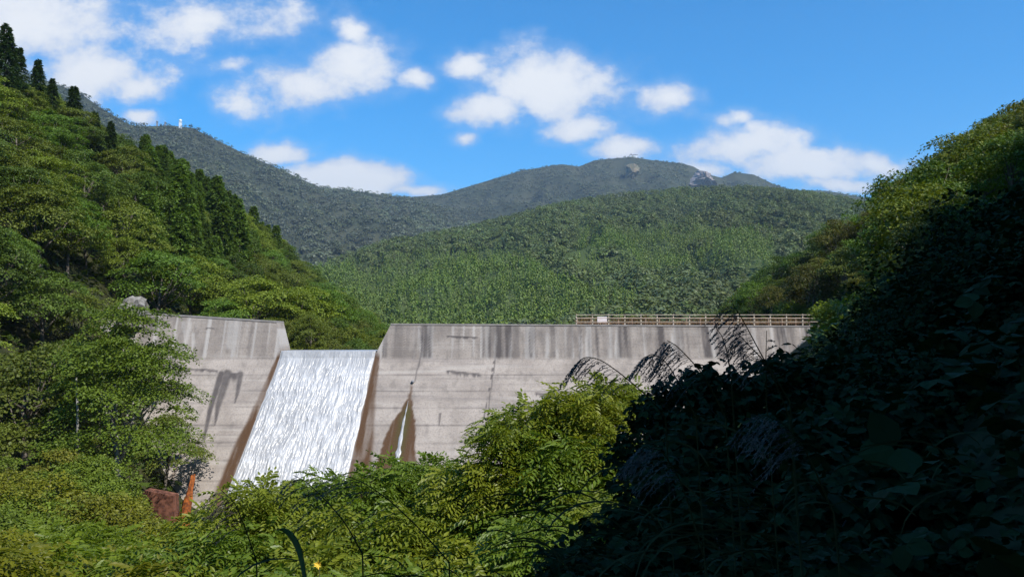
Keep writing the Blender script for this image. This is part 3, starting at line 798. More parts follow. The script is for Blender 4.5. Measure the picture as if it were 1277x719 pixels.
for side, X, Y, Z in cands:
    h = 8 * rt.choice([rt.uniform(.6, .85), rt.uniform(.85, 1.35)], p=[.35, .65])
    if side == 'R': h *= .74
    if side == 'R' and Y < 48: h *= .55 + .45 * max(0, (Y - 16)) / 32
    if Z < -14.5: continue
    x, y = proj(X, Y, Z + h)
    xb, yb = proj(X, Y, Z)
    if x < -70 or x > 1350 or yb < -40 or y > 760: continue
    sil = (silR if side == 'R' else silL)(float(x))
    if y < sil - 2:                                # keep the skyline of the wood
        d = Y * cp
        need = (yb - (sil - rt.uniform(-3, 4))) * d / F
        if need < 3.0: continue
        h = min(h, need)
    rad = 3.5 * h / 8 * .9
    if side == 'R' and 58 < Y < 83 and X < foot(Y) + 10: h = min(h, 2.6)          # scrub beside the dam's end
    if side == 'R' and Y < 57 and 1030 < x < 1125 and y < 392:
        h = h - (395 - y) * Y / F
        if h < 1.5: continue
    if covers_dam(X, Y, Z, rad, h): continue
    if side == 'L' and X > -47 and 76 < Y < 83.2 + rad * 1.25: continue       # nothing hangs over the dam's crest
    # in front of the reservoir or hidden behind the dam
    if Y > 83 and y > 402: continue
    chosen.append((side, X, Y, Z, h, float(x), float(y)))
# nearest first in the picture: keep the ones that show
chosen.sort(key=lambda c: -c[4] / c[2])
print('tree candidates', len(chosen), 'L', sum(c[0] == 'L' for c in chosen))
nb = nc = nr = 0
for side, X, Y, Z, h, x, y in chosen:
    rzz = rt.uniform(0, 6.28)
    if side == 'C' and nc >= 150: continue
    ced = side == 'C'
    if side == 'L' and Y > 100 and 182 < x < 345 and y < 300 and fbm(X / 14, Y / 14, 2, 6) < .62: continue
    if ced:
        nc += 1; hh = max(h, 6.5) * 1.3
        j = rt.uniform(1.7, 2.7); tone = (j * 1.1, j * 1.05, j * .75)
        tree('cedar_tree', ('cd', nc % 3), (X, Y, Z), hh / 11 * 1.15, rzz, tone, 'narrow cedar in the close stand on the left slope behind the broadleaf wood', 'tree', 'cedars in the stand on the left slope', hh / 11)
        continue
    if (nb >= 296 if side == 'L' else nr >= 290): continue
    if side == 'L': nb += 1
    else: nr += 1
    q_ = fbm(X / 12, Y / 12, 2, 15) + rt.normal(0, .1)
    if side == 'L':
        tn = 'dark green' if q_ < .38 else 'olive' if q_ < .56 else 'fresh green' if q_ < .7 else 'yellowish green'
        zone = 'near the skyline of the left hillside' if y < silL(x) + 40 else 'on the left hillside beyond the dam' if Y > 84 else 'on the lower left bank in front of the dam' if y > 380 else 'on the left hillside above the dam end'
    else:
        tn = 'brownish green' if q_ < .27 else 'olive' if q_ < .5 else 'fresh green' if q_ < .68 else 'yellowish green'
        shade = Z + h * .6 < shade_z(X, Y)
        zone = 'in the deep shade of the right hillside' if shade else 'on the sunlit right hillside beyond the railing'
    tr = TONE[tn]; j = (rt.normal(1, .13) * 1.3) if side == 'L' else max(.5, rt.normal(.95, .24))
    tr = (tr[0] * (.97 if side == 'L' else 1.0), tr[1] * (1.03 if side == 'L' else 1.05), tr[2] * .95)
    tn_ = tn if 'deep shade' not in zone else 'dark'
    h_ = h if side == 'L' else h / .74
    siz = 'small' if h_ < 6 else 'tall' if h_ > 8.6 else 'mid-sized'
    ky, hp = (('b', nb % 6), 8) if side == 'L' else (('r', nr % 5), 5)
    tree('broadleaf_tree' if side == 'L' else 'slope_tree', ky, (X, Y, Z), h / hp * (1 if hp == 8 else .9) * rt.uniform(.92, 1.15), rzz, tuple(c * j for c in tr), f'{siz} {tn_} {"broadleaf" if side == "L" else "bushy"} tree {zone}', 'tree', f'trees {zone}', h / hp, rt.normal(0, .05))
for i, (px, pt, Y) in enumerate(((352, 396, 88), (368, 404, 92), (384, 388, 90), (402, 398, 94), (420, 394, 96), (436, 404, 92), (450, 398, 98), (464, 406, 95), (478, 410, 93), (410, 418, 87), (445, 420, 87), (372, 420, 86.5), (470, 424, 87), (494, 412, 99), (395, 426, 85.8), (425, 428, 85.8), (458, 430, 85.6))):
    t_ = at(px, pt, Y); h = rt.uniform(3.0, 4.2); tn = ('olive', 'fresh green', 'yellowish green')[i % 3]
    tree('bank_shrub', ('s', i % 4), (t_[0], Y, t_[2] - h), h / 4, i, tuple(c * 1.1 for c in TONE[tn]), f'{tn} bush right behind the spillway lip', 'bush', 'bushes behind the spillway lip', h / 4)
# low growth that covers the floor of both slopes
n = 90000
X = np.concatenate([rt.uniform(-115, -20, n // 2), rt.uniform(2, 80, n // 2)]); Y = np.concatenate([rt.uniform(28, 210, n // 2), rt.uniform(10, 130, n // 2)])
Zg = ground_z(X, Y); px_, py_ = proj(X, Y, Zg)
keep = ((X < -20) | (Y > 26)) & (Zg > -15.2) & (px_ > -120) & (px_ < 1400) & ((X < -20) | (X > foot(Y) + .5)) & ~((Y < 90) & (Y > 70) & (X > -45) & (X < 36))
X, Y, Zg = X[keep], Y[keep], Zg[keep]; n = len(X)
V, Fs = stamp(QUAD, QF, basis(unit(rt.normal(0, 1, (n, 3)) * [1, 1, .4]), unit(rt.normal(0, .45, (n, 3)) + [0, 0, 1])), np.stack([X, Y, Zg + rt.uniform(.05, 1.1, n) * vn(X, Y) * 1.4], 1), rt.uniform(.5, 1.1, n) * np.clip(Y / 85, .35, .8))
obj('undergrowth', new_mesh('undergrowth', V, Fs, [M_LEAF]), kind='stuff').color = (.8, .9, .8, 1)
# cedars that stand above the left skyline
for (px, pt, pb, Y, nm) in ((5, 28, 125, 108, 'tallest cedar at the left edge of the picture, against the cloud'), (22, 58, 125, 112, 'second dark cedar, just right of the tallest one on the left skyline'), (46, 73, 135, 118, 'slim cedar standing alone on the left skyline'),
                           (64, 97, 150, 121, 'short cedar peeking out right of the slim lone one'), (90, 106, 190, 124, 'bushy cedar rising from the wood in front of the far left ridge'), (117, 138, 205, 126, 'small cedar lower down the left skyline'), (137, 150, 210, 128, 'lowest small cedar on the left skyline')):
    t_, b_ = at(px, pt, Y), at(px, pb, Y); H = t_[2] - b_[2]
    tree('cedar_tree', ('cd', px % 3), (b_[0], Y, b_[2]), H / 11 * 1.0, px, (.75, .85, .85), nm, 'tree', 'lone cedars on the left skyline', H / 11)

# the big tree in front of the left wing
proto_broad(('big', 0), 515, 15., 4.7, 85, 430, .17, bark=M_PALEBARK, trunk_r=.2, rs=(.85, 1.5), lo=.1, tilt=.26, flat=.24, nj=.3)
b_ = at(150, 655, 52); t_ = at(150, 372, 52)
tree('broadleaf_tree', ('big', 0), (b_[0], 52, b_[2]), 1.0, 1.0, (1.3, 1.4, .8), 'large fresh green tree with a pale trunk in front of the left dam wing', 'tree', None, (t_[2] - b_[2]) / 15)
q = MB(); a_, b2 = at(95, 470, 49), at(97, 566, 49); q.tube([a_, (a_ + b2) / 2 + [.05, 0, 0], b2 - [0, 0, 3]], [.05, .08, .11], 7)
obj('dead_trunk', q.mesh('dead_trunk', [M_PALEBARK], True), label='thin pale bare trunk standing among the leaves of the lower left bank', cat='trunk')
print('broadleaf', nb, 'cedar', nc, 'right', nr)

# ------------------------------------------------------------------ foreground shrubs under vines
LEAFT = np.array([[0, 0, 0], [.2, .35, .05], [.13, .75, .02], [0, 1, -.08], [-.13, .75, .02], [-.2, .35, .05], [0, .5, -.02]])
LEAFF = [np.array([[0, 1, 6], [1, 2, 6], [2, 3, 6], [3, 4, 6], [4, 5, 6], [5, 0, 6]])]
def compound(n=9, L=.36, leaf=.135, droop=.65):
    """a pinnate leaf: leaflets in pairs along a drooping rachis, along +Y, normal +Z"""
    V, Fs, k = [], [], 0
    for i in range(n):
        t_ = (i // 2 + 1) / ((n + 1) // 2) if i < n - 1 else 1.0
        sd = 0 if i == n - 1 else (1 if i % 2 else -1)
        pos = np.array([[0, L * t_, -droop * L * t_ * t_]])
        d = np.array([[sd * .95, .45 if sd else 1, -.28 - .5 * t_ * droop]]); nn = np.array([[sd * .25, 0, 1.]])
        v, f = stamp(LEAFT, LEAFF, basis(unit(d), nn), pos, np.array([leaf * (.8 + .35 * math.sin(t_ * 2.4))]))
        V.append(v); Fs.append(f[0] + k); k += len(v)
    return np.concatenate(V), [np.concatenate(Fs)]
CV, CF = compound()
def shrub_mesh(seed, R, H, n, sc=1.0, tmpl=None):
    rr = np.random.default_rng(seed)
    TV, TF = tmpl or (CV, CF)
    nl = 16
    cth = rr.random(nl) * 6.28; cct = rr.random(nl) ** .6
    cst = np.sqrt(1 - cct ** 2); cr = rr.uniform(.5, .85, nl)
    C = np.stack([np.cos(cth) * cst * R * cr, np.sin(cth) * cst * R * cr, H * (.35 + .55 * cct * cr)], 1); lr = rr.uniform(.3, .5, nl) * R
    c = rr.integers(0, nl, n)
    d = unit(rr.normal(0, 1, (n, 3)) + [0, 0, .45])
    pos = C[c] + d * (lr[c] * rr.uniform(.55, 1.05, n))[:, None]
    hz = unit(d * [1, 1, .15] + rr.normal(0, .35, (n, 3)))
    nn = unit(d * .6 + [0, 0, 1.0] + rr.normal(0, .3, (n, 3)))
    V, Fs = stamp(TV, TF, basis(hz, nn), pos, sc * rr.uniform(.7, 1.25, n))
    return V, Fs, C
def proto_shrub(key, seed, R, H, n, sc, mt, tmpl=None, stem=4.0):
    V, Fs, C = shrub_mesh(seed, R, H, n, sc, tmpl); rr = np.random.default_rng(seed + 1)
    q = MB()
    q.tube([(0, 0, -stem), (.05, 0, -stem * .4), (0, 0, H * .45)], [.09, .07, .04], 6)
    for t_ in C[:9]: q.tube([(0, 0, -.3), t_ * [.5, .5, .55], t_], [.035, .02, .008], 5)
    PROTO[key] = (new_mesh('leaves', V, Fs, [mt]), q.mesh('stem', [M_BARK], True))
for k in range(4): proto_shrub(('v', k), 600 + k, 1.15, 1.7, 560, .9, M_SHRUB)
# trifoliate kudzu leaf
def kudzu_leaf():
    o = np.array([[0, 0, 0], [.3, .12, .04], [.46, .42, .03], [.3, .78, -.02], [0, 1.05, -.14], [-.3, .78, -.02], [-.46, .42, .03], [-.3, .12, .04], [0, .45, -.03]])
    f = np.array([[i, i % 8 + 1 if i else 1, 8] for i in range(8)]); f = np.array([[i, (i + 1) % 8, 8] for i in range(8)])
    V, Fs, k = [], [], 0
    for d, pz in (((0, 1, -.2), (0, .1, 0)), ((.95, .2, -.3), (.05, 0, 0)), ((-.95, .2, -.3), (-.05, 0, 0))):
        v, ff = stamp(o, [f], basis(unit(np.array([d], float)), np.array([[0, 0, 1.]])), np.array([pz], float)); V.append(v); Fs.append(ff[0] + k); k += len(v)
    return np.concatenate(V), [np.concatenate(Fs)]
KV, KF = kudzu_leaf()
for k in range(3): proto_shrub(('k', k), 700 + k, 1.15, 1.5, 420, .125, M_KUDZU, (KV, KF), 2.5)
for k in range(2): proto_shrub(('kL', k), 740 + k, 1.15, 1.5, 2300, .05, M_KUDZU, (KV, KF), 2.5)
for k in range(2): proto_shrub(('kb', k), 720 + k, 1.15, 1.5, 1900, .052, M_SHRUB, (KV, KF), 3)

def shrub(name, key, px, py_top, Y, R, col, label, group, cat='shrub', sy=1.0):
    """py_top: where the top shows; R: half width in metres"""
    t_ = at(px, py_top, Y); s_ = R / 1.15; Hs = (1.75 if key[0] == 'v' else 1.55) * s_ * sy
    e = empty(name, (t_[0], Y, t_[2] - Hs), label, cat, group); e.rotation_euler = (0, 0, random.uniform(0, 6.28)); e.scale = (s_, s_, s_ * sy)
    a, b = PROTO[key]
    o = obj('leaves', a, e); o.color = (*col, 1); obj('stem', b, e)
    return e
g = 'vine-hung shrubs below the dam'
rows = [
    # px, top, Y, R
    (268, 628, 15, .9), (322, 592, 15, .85), (372, 604, 14, .9), (430, 582, 16, .95), (492, 566, 16.5, .95), (548, 566, 17, .95), (598, 574, 15, .9), (650, 560, 15, 1.0), (704, 548, 15, 1.1), (760, 560, 14.5, 1.0),
    (634, 512, 15.5, .75), (676, 498, 15.8, .8), (718, 474, 15.5, .75), (757, 466, 16, .7), (786, 484, 16.4, .5), (792, 560, 16.2, .5), (700, 530, 14.8, .8), (745, 520, 15, .7),
    (238, 664, 11.5, .8), (300, 640, 11.5, .8), (358, 646, 11, .8), (416, 630, 11.5, .85), (478, 622, 12, .9), (540, 616, 12, .9), (604, 612, 12, .9), (664, 604, 11.5, .85),
    (205, 690, 9, .7), (268, 680, 9, .7), (332, 684, 8.5, .7), (398, 672, 8.5, .7), (462, 668, 9, .75), (528, 664, 9, .75), (596, 668, 8.5, .7), (650, 650, 9, .7), (690, 640, 9.5, .7), (640, 690, 8, .6), (745, 610, 11, .75), (785, 600, 12, .7), (720, 655, 9, .6), (690, 690, 8, .55),
    (240, 722, 7, .6), (310, 722, 7, .6), (380, 716, 7, .6), (450, 712, 7, .6), (520, 712, 7, .6), (590, 716, 7, .6),
]
for i, (px, py, Y, R) in enumerate(rows):
    k_ = 1.55 if py > 645 else 1.25 if py > 600 else 1.0
    Y, R = Y * k_, R * k_ * (1.25 if py < 535 else 1.06)
    yl = random.random()
    col = (1.0 + .4 * yl, 1.0 + .18 * yl, .9) if (py < 530 or yl > .6) else (.92, 1.0, .85)
    if py < 530: lb, gg = 'yellow-green vine-draped shrub, part of the tall clump in front of the right wing', 'vines of the tall clump'
    elif py < 600: lb, gg = 'bright green shrub with drooping leaflets right below the dam face', 'shrubs right below the dam face'
    elif py < 660: lb, gg = 'green vine-hung shrub in the sunlit middle row below the waterfall', 'shrubs in the middle row'
    else: lb, gg = 'leafy shrub along the bottom edge of the picture below the waterfall', 'shrubs along the bottom edge'
    shrub('leafy_shrub', ('v', i % 4), px, py, Y, R, col, lb, gg)
# bushes on the lower left bank
for i in range(54):
    px = rt.uniform(-20, 225); k = rt.random(); py = 560 + 140 * k + rt.normal(0, 12); Y = 42 - 22 * k + rt.normal(0, 3)
    if i > 51: px, py, Y, k = ((196, 646, 44, .5), (168, 652, 42, .5))[i - 52]
    if (inpoly(px, py, DAMPOLY) and i < 52) or (160 < px < 235 and py < 640 and i < 52): continue
    t_ = at(px, py, Y); h = rt.uniform(2.6, 4.2)
    tn = 'fresh green' if rt.random() < .6 else 'yellowish green' if rt.random() < .6 else 'olive'
    ky, hp = (('v', i % 4), 1.75) if k > .62 else (('r', i % 5), 5) if i % 3 == 0 else (('s', i % 4), 4)
    if hp == 1.75: h *= .55; Y *= .8; t_ = at(px, py, Y)
    tree('bank_shrub', ky, (t_[0], Y, t_[2] - h), h / hp * 1.05, rt.uniform(0, 6), tuple(c * k2 * f_ for c, f_, k2 in zip(TONE[tn], (1.25, 1.08, .8), [rt.uniform(.85, 1.4) * (.62 if hp == 1.75 else 1)] * 3)), f'{tn} bush on the low bank at the lower left', 'bush', 'bushes on the lower left bank', h / hp)
# sunlit kudzu bush in front of the right hillside
for (px, py, Y, R, lb) in ((1078, 358, 58, 2.9, 'bright yellow-green broad-leaved bush at the edge of the shade, right of the railing'), (1040, 374, 60, 2.3, 'smaller bright bush left of the brightest one above the railing end'), (985, 372, 88, 2.4, 'light green bush behind the right end of the railing'), (1012, 384, 86, 1.8, 'low bush behind the last railing post')):
    shrub('broadleaf_bush', ('kb', px % 2), px, py, Y, R, (1.25, 1.2, .9), lb, None, 'bush')
# dark vines on the near bank
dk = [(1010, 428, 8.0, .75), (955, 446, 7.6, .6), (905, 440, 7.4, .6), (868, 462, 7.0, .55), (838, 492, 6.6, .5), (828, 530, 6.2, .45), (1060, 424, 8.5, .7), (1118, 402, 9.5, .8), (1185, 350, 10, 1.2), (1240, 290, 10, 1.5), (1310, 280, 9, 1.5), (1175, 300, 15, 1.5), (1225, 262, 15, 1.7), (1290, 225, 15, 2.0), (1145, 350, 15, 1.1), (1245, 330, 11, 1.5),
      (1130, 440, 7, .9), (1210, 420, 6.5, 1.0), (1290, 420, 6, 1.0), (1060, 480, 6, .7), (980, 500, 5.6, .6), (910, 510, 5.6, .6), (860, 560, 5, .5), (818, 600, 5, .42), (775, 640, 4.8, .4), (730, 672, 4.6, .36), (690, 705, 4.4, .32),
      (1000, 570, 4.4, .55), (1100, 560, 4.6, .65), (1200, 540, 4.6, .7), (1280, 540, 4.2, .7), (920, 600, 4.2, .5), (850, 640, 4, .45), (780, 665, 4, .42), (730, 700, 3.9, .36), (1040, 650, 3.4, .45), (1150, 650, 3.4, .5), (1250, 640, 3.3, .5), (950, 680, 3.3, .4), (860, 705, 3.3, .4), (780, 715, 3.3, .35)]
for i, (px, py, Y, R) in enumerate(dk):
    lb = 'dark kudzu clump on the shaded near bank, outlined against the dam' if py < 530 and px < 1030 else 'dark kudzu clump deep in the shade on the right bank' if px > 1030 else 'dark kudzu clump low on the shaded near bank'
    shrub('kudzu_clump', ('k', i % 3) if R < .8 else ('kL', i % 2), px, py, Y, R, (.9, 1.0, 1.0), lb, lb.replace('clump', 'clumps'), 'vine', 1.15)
# kudzu carpet on the near bank
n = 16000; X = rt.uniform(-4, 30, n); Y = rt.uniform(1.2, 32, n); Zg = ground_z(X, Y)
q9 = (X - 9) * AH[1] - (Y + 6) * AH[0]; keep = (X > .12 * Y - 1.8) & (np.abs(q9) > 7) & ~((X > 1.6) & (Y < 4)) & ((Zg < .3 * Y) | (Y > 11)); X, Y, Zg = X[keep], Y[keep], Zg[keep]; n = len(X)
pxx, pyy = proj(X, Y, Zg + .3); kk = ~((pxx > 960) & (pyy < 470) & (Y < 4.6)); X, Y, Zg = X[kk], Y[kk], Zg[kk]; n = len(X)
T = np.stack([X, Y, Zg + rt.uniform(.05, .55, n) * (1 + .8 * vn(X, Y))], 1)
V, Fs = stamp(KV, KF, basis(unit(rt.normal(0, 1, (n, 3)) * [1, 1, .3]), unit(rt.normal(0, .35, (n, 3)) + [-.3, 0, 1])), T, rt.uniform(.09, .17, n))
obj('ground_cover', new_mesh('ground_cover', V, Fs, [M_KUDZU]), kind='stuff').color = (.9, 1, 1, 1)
n = 9000; X = rt.uniform(.4, 18, n); Y = rt.uniform(.6, 12, n); Zg = ground_z(X, Y)
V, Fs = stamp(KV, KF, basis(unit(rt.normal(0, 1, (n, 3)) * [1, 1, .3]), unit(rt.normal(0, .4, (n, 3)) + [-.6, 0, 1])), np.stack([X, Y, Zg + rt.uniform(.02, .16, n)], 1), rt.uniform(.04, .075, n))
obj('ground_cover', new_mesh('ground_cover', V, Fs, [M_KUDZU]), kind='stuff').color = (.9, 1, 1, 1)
# dry weeds on the crest between the railings
n = 2600; X = rt.uniform(xr_0 + .5, 34, n); Y = rt.uniform(YD + 2.9, YD + 5.5, n); h = rt.uniform(.6, 1.3, n) * (.6 + .7 * vn(X * .5, Y))
M_WEED = leaf_mat('dry_weeds', (.14, .075, .035), (.2, .13, .05), use_obj=False)
V, Fs = stamp(QUAD, QF, basis(unit(rt.normal(0, .35, (n, 3)) + [0, 0, 1]), unit(rt.normal(0, 1, (n, 3)))), np.stack([X, Y, 0 * X + .15], 1), np.stack([.22 + 0 * h, h, h], 1))
obj('dry_grass', new_mesh('dry_grass', V, Fs, [M_WEED]), kind='stuff')

# ------------------------------------------------------------------ plume grass
def bez(pts, n):
    pts = np.asarray(pts, float); t_ = np.linspace(0, 1, n)
    k = np.linspace(0, 1, len(pts))
    # Catmull-style smooth through points
    out_ = np.stack([np.interp(t_, k, pts[:, i]) for i in range(3)], 1)
    for _ in range(4):
        o2 = out_.copy(); o2[1:-1] = .5 * out_[1:-1] + .25 * (out_[:-2] + out_[2:]); out_ = o2
    return out_
def plume(pix, Y, side, label, nfil=20, flen=.2, hang=1.0, name='plume_grass', frac=.66, pale=False):
    """pix: stem from base to tip as seen; filaments leave the last part of the stem"""
    base = at(*pix[0], Y)
    pts = bez([at(*p_, Y - .1 * i) for i, p_ in enumerate(pix)], 26)
    low = base.copy(); low[2] = float(ground_z(base[0], base[1])) - .05
    if low[2] > base[2] - .1: low[2] = base[2] - .4
    low[0] += .12
    e = empty(name, low, label, 'grass plume')
    st = np.concatenate([[low, low * .5 + base * .5 + [-.02, 0, 0]], pts]) - low
    obj('stem', MB().tube(st, np.concatenate([[.0034, .0032], np.linspace(.003, .001, 26)]), 5).mesh('stem', [M_STALK], True), e)
    rr = np.random.default_rng(int(pix[0][0] * 7 + pix[0][1])); q = MB()
    L0 = int(26 * (1 - frac))
    tv = np.gradient(pts, axis=0)
    nfil = int(nfil * 1.15)
    for k in range(nfil):
        i = L0 + (25 - L0) * k / nfil; ii = int(i); p0 = pts[ii] + (pts[min(ii + 1, 25)] - pts[ii]) * (i - ii) - low
        d0 = unit(tv[ii]); d0 = unit(d0 * .75 + np.array([side * .25, rr.normal(0, .28), -.35 + rr.normal(0, .12)]))
        ln = 1.15 * flen * rr.uniform(.75, 1.15) * (1 - .35 * k / nfil); seg = 11
        pp = [p0]; d = d0.copy()
        for s_ in range(seg):
            d = unit(d + np.array([side * .05, 0, -.11 * hang])); pp.append(pp[-1] + d * ln / seg)
        pp = np.array(pp)
        q.tube(pp, np.concatenate([np.full(seg, .0008), [.0003]]), 3)
        # spikelets: small pointed scales with hairs along the filament
        ns = 38; w = rr.uniform(.1, 1, ns) * (seg - .01); a_ = w.astype(int)
        sp_ = pp[a_] + (pp[a_ + 1] - pp[a_]) * (w - a_)[:, None]; sd = unit(pp[a_ + 1] - pp[a_]) + rr.normal(0, .35, (ns, 3))
        V, Fs = stamp(QUAD, QF, basis(unit(sd), rr.normal(0, 1, (ns, 3))), sp_, np.stack([np.full(ns, .003), rr.uniform(.008, .015, ns), np.full(ns, .01)], 1))
        q.add(V, Fs)
    obj('plume', q.mesh('plume', [M_PLUME]), e)
    return e
plume([(830, 520), (808, 494), (775, 466), (748, 447), (728, 444), (716, 456)], 3.2, -1, 'arching dark plume hanging left over the sunlit tree top', 20, .13, 1.1)
plume([(868, 520), (848, 480), (832, 452), (815, 440), (802, 446)], 3.2, -1, 'dark plume bent left between the tree and the kudzu, in front of the dam', 22, .13, 1.0)
plume([(905, 520), (880, 470), (858, 445), (843, 430), (832, 424)], 3.0, -1, 'broad feathery plume with drooping filaments, in front of the dam', 26, .17, 1.25, frac=.7)
plume([(985, 520), (962, 465), (942, 428), (926, 398), (913, 378)], 2.9, -1, 'dark upright plume crossing the railing', 22, .14, .9, frac=.72)
plume([(985, 500), (955, 452), (932, 428), (918, 414)], 2.95, -1, 'thin plume hidden behind the upright one that crosses the railing', 18, .13, 1.0, frac=.66)
plume([(912, 470), (906, 435), (900, 418), (893, 409)], 3.1, -1, 'short bare-looking plume below the railing middle', 6, .07, 1.0)
plume([(956, 500), (955, 450), (956, 412)], 3.0, 1, 'straight upright stalk in front of the dam right of the plumes', 4, .05, .3)
plume([(452, 690), (430, 650), (405, 622), (382, 600), (366, 592)], 3.0, -1, 'left-leaning plume drooping over the foot of the waterfall', 9, .14, 1.1)
plume([(560, 700), (520, 655), (482, 620), (452, 600), (422, 590)], 3.0, -1, 'long arched plume in front of the right foot of the waterfall', 11, .2, .75)
plume([(320, 700), (305, 655), (292, 625), (275, 610)], 3.2, -1, 'greyish plume hanging beside the orange crust', 12, .12, 1.2)
0 and plume([(640, 700), (610, 655), (585, 630), (560, 630)], 2.7, -1, 'pale shaded plume in front of the middle shrubs', 24, .17, 1.1)
plume([(1040, 640), (1005, 560), (975, 525), (945, 515)], 2.4, -1, 'pale plume hanging in the shade of the right bank', 26, .16, 1.1)
0 and plume([(760, 719), (735, 660), (705, 625), (675, 622)], 2.6, -1, 'drooping plume low in the shade near the bottom centre', 24, .16, 1.1)
plume([(880, 700), (850, 600), (825, 560), (800, 556)], 2.5, -1, 'drooping plume in the shade under the kudzu edge', 24, .15, 1.1)
# grass blades
def blades(n, box, Yr, L, name, lab):
    q = MB()
    for _ in range(n):
        px, py, Y = rt.uniform(box[0], box[2]), rt.uniform(box[1], box[3]), rt.uniform(*Yr)
        b_ = at(px, py, Y); d = unit(np.array([rt.normal(-.35, .45), rt.normal(0, .3), 1.0])); ln = L * rt.uniform(.6, 1.3)
        pp = [b_]
        for k in range(7): d = unit(d + np.array([-.05 + .22 * np.sign(d[0]), 0, -.24])); pp.append(pp[-1] + d * ln / 7)
        pp = np.array(pp); w = .0035 * np.array([.7, 1, 1, .95, .85, .65, .4, .05]); sd = unit(np.cross(unit(pp[-1] - pp[0]), [0, 1., 0]) + np.array([0, .4, 0]))
        V = np.concatenate([pp - sd * w[:, None], pp + sd * w[:, None]]); i = np.arange(7)
        q.add(V, [np.stack([i, i + 8, i + 9, i + 1], 1)])
    return obj(name, q.mesh(name, [M_STALK]), kind='stuff')
blades(70, (640, 620, 1000, 760), (2.4, 4.2), .38, 'grass', '')
blades(16, (230, 710, 600, 780), (2.8, 3.6), .3, 'grass', '')
blades(50, (800, 560, 1277, 760), (2.2, 4.5), .36, 'grass', '')
# a broad blade and a yellow flower near the bottom
pp = np.array([at(382, 735, 1.9), at(378, 690, 1.9), at(366, 664, 1.88), at(350, 656, 1.86), at(345, 662, 1.85)]); pp = bez(pp, 12); w = .009 * np.sin(np.linspace(.5, 3.05, 12)); sd = np.array([.8, .3, .5])
V = np.concatenate([pp - sd * w[:, None], pp + sd * w[:, None] * .6]); i = np.arange(11)
e = obj('grass_blade', new_mesh('grass_blade', V, [np.stack([i, i + 12, i + 13, i + 1], 1)], [M_BLADE], True), label='broad grey-green blade curling up from the bottom edge', cat='grass blade')
md = e.modifiers.new('Solid', 'SOLIDIFY'); md.thickness = .001
fl = at(397, 703, 6.2); e = empty('yellow_flower', fl, 'small yellow flower among the shrubs at the bottom edge', 'flower')
M_YEL = simple_mat('yellow_petals', (.8, .5, .03), (.85, .6, .08), 4, .6, .2)
a_ = np.arange(9) * 2 * math.pi / 9
dr = np.stack([np.cos(a_), -.5 + 0 * a_, np.sin(a_)], 1)
V, Fs = stamp(LEAFT, LEAFF, basis(unit(dr), np.tile([[0, -1., .3]], (9, 1))), np.zeros((9, 3)), rt.uniform(.02, .042, 9))
obj('petals', new_mesh('petals', V, Fs, [M_YEL]), e)
obj('stem', MB().tube([(0, .01, 0), (.02, .03, -.3), (.02, .05, -.9)], .004, 5).mesh('stem', [M_STALK], True), e)

# ------------------------------------------------------------------ sky, clouds, sun, air
world = bpy.data.worlds.new('World'); scene.world = world; world.use_nodes = True
nt = world.node_tree; nt.nodes.clear()
SKY, SUNP, EXPO = .12, 4.8, .45
sky = N(nt, 'ShaderNodeTexSky'); sky.sky_type = 'NISHITA'; sky.sun_disc = False
el = math.asin(SUN[2]); az = math.atan2(SUN[0], SUN[1])
sky.sun_elevation = el; sky.sun_rotation = az
sky.altitude = 600; sky.air_density = 1.0; sky.dust_density = .3; sky.ozone_density = 3.5
hs = N(nt, 'ShaderNodeHueSaturation'); hs.inputs['Saturation'].default_value = 1.15
nt.links.new(mixc(nt, 1.0, sky.outputs[0], (.5, 1.0, 1.27), 'MULTIPLY'), hs.inputs['Color'])
bg1 = N(nt, 'ShaderNodeBackground'); bg1.inputs[1].default_value = SKY; nt.links.new(hs.outputs[0], bg1.inputs[0])
tc = N(nt, 'ShaderNodeTexCoord'); sx = N(nt, 'ShaderNodeSeparateXYZ'); nt.links.new(tc.outputs['Generated'], sx.inputs[0])
yy_ = math_(nt, 'MAXIMUM', sx.outputs[1], .08)
cx = N(nt, 'ShaderNodeCombineXYZ'); nt.links.new(math_(nt, 'DIVIDE', sx.outputs[0], yy_), cx.inputs[0]); nt.links.new(math_(nt, 'DIVIDE', sx.outputs[2], yy_), cx.inputs[1])
n1 = noise(nt, 9, 3, cx.outputs[0]); v1 = N(nt, 'ShaderNodeVectorMath', operation='SUBTRACT'); nt.links.new(n1.outputs['Color'], v1.inputs[0]); v1.inputs[1].default_value = (.5, .5, .5)
v2 = N(nt, 'ShaderNodeVectorMath', operation='SCALE'); nt.links.new(v1.outputs[0], v2.inputs[0]); v2.inputs['Scale'].default_value = .05
v3 = N(nt, 'ShaderNodeVectorMath', operation='ADD'); nt.links.new(cx.outputs[0], v3.inputs[0]); nt.links.new(v2.outputs[0], v3.inputs[1])
BL = [(30, 20, 200, 80, .9), (120, 85, 115, 55, .9), (170, 105, 66, 32, .75), (260, 25, 165, 55, .68), (-60, 80, 150, 90, .8), (345, 22, 60, 30, .45),
      (440, 78, 85, 52, .9), (380, 105, 85, 45, .75), (310, 128, 65, 28, .5), (285, 87, 50, 16, .5), (445, 35, 45, 30, .7),
      (521, 97, 36, 20, .7), (573, 74, 42, 24, .9), (690, 104, 118, 56, 1.15), (612, 140, 66, 36, 1.05), (722, 160, 66, 28, .9), (832, 121, 52, 28, .85), (640, 66, 70, 22, .4), (775, 180, 58, 24, .95), (575, 178, 20, 13, .6),
      (935, 186, 110, 34, .95), (1010, 208, 130, 32, 1.05), (1095, 200, 70, 24, .8), (915, 152, 40, 16, .5), (1050, 232, 90, 18, .9),
      (430, 226, 100, 40, 1.7), (345, 190, 66, 24, .95), (178, 146, 42, 18, .8), (500, 240, 80, 14, .6), (860, 215, 80, 26, .8)]
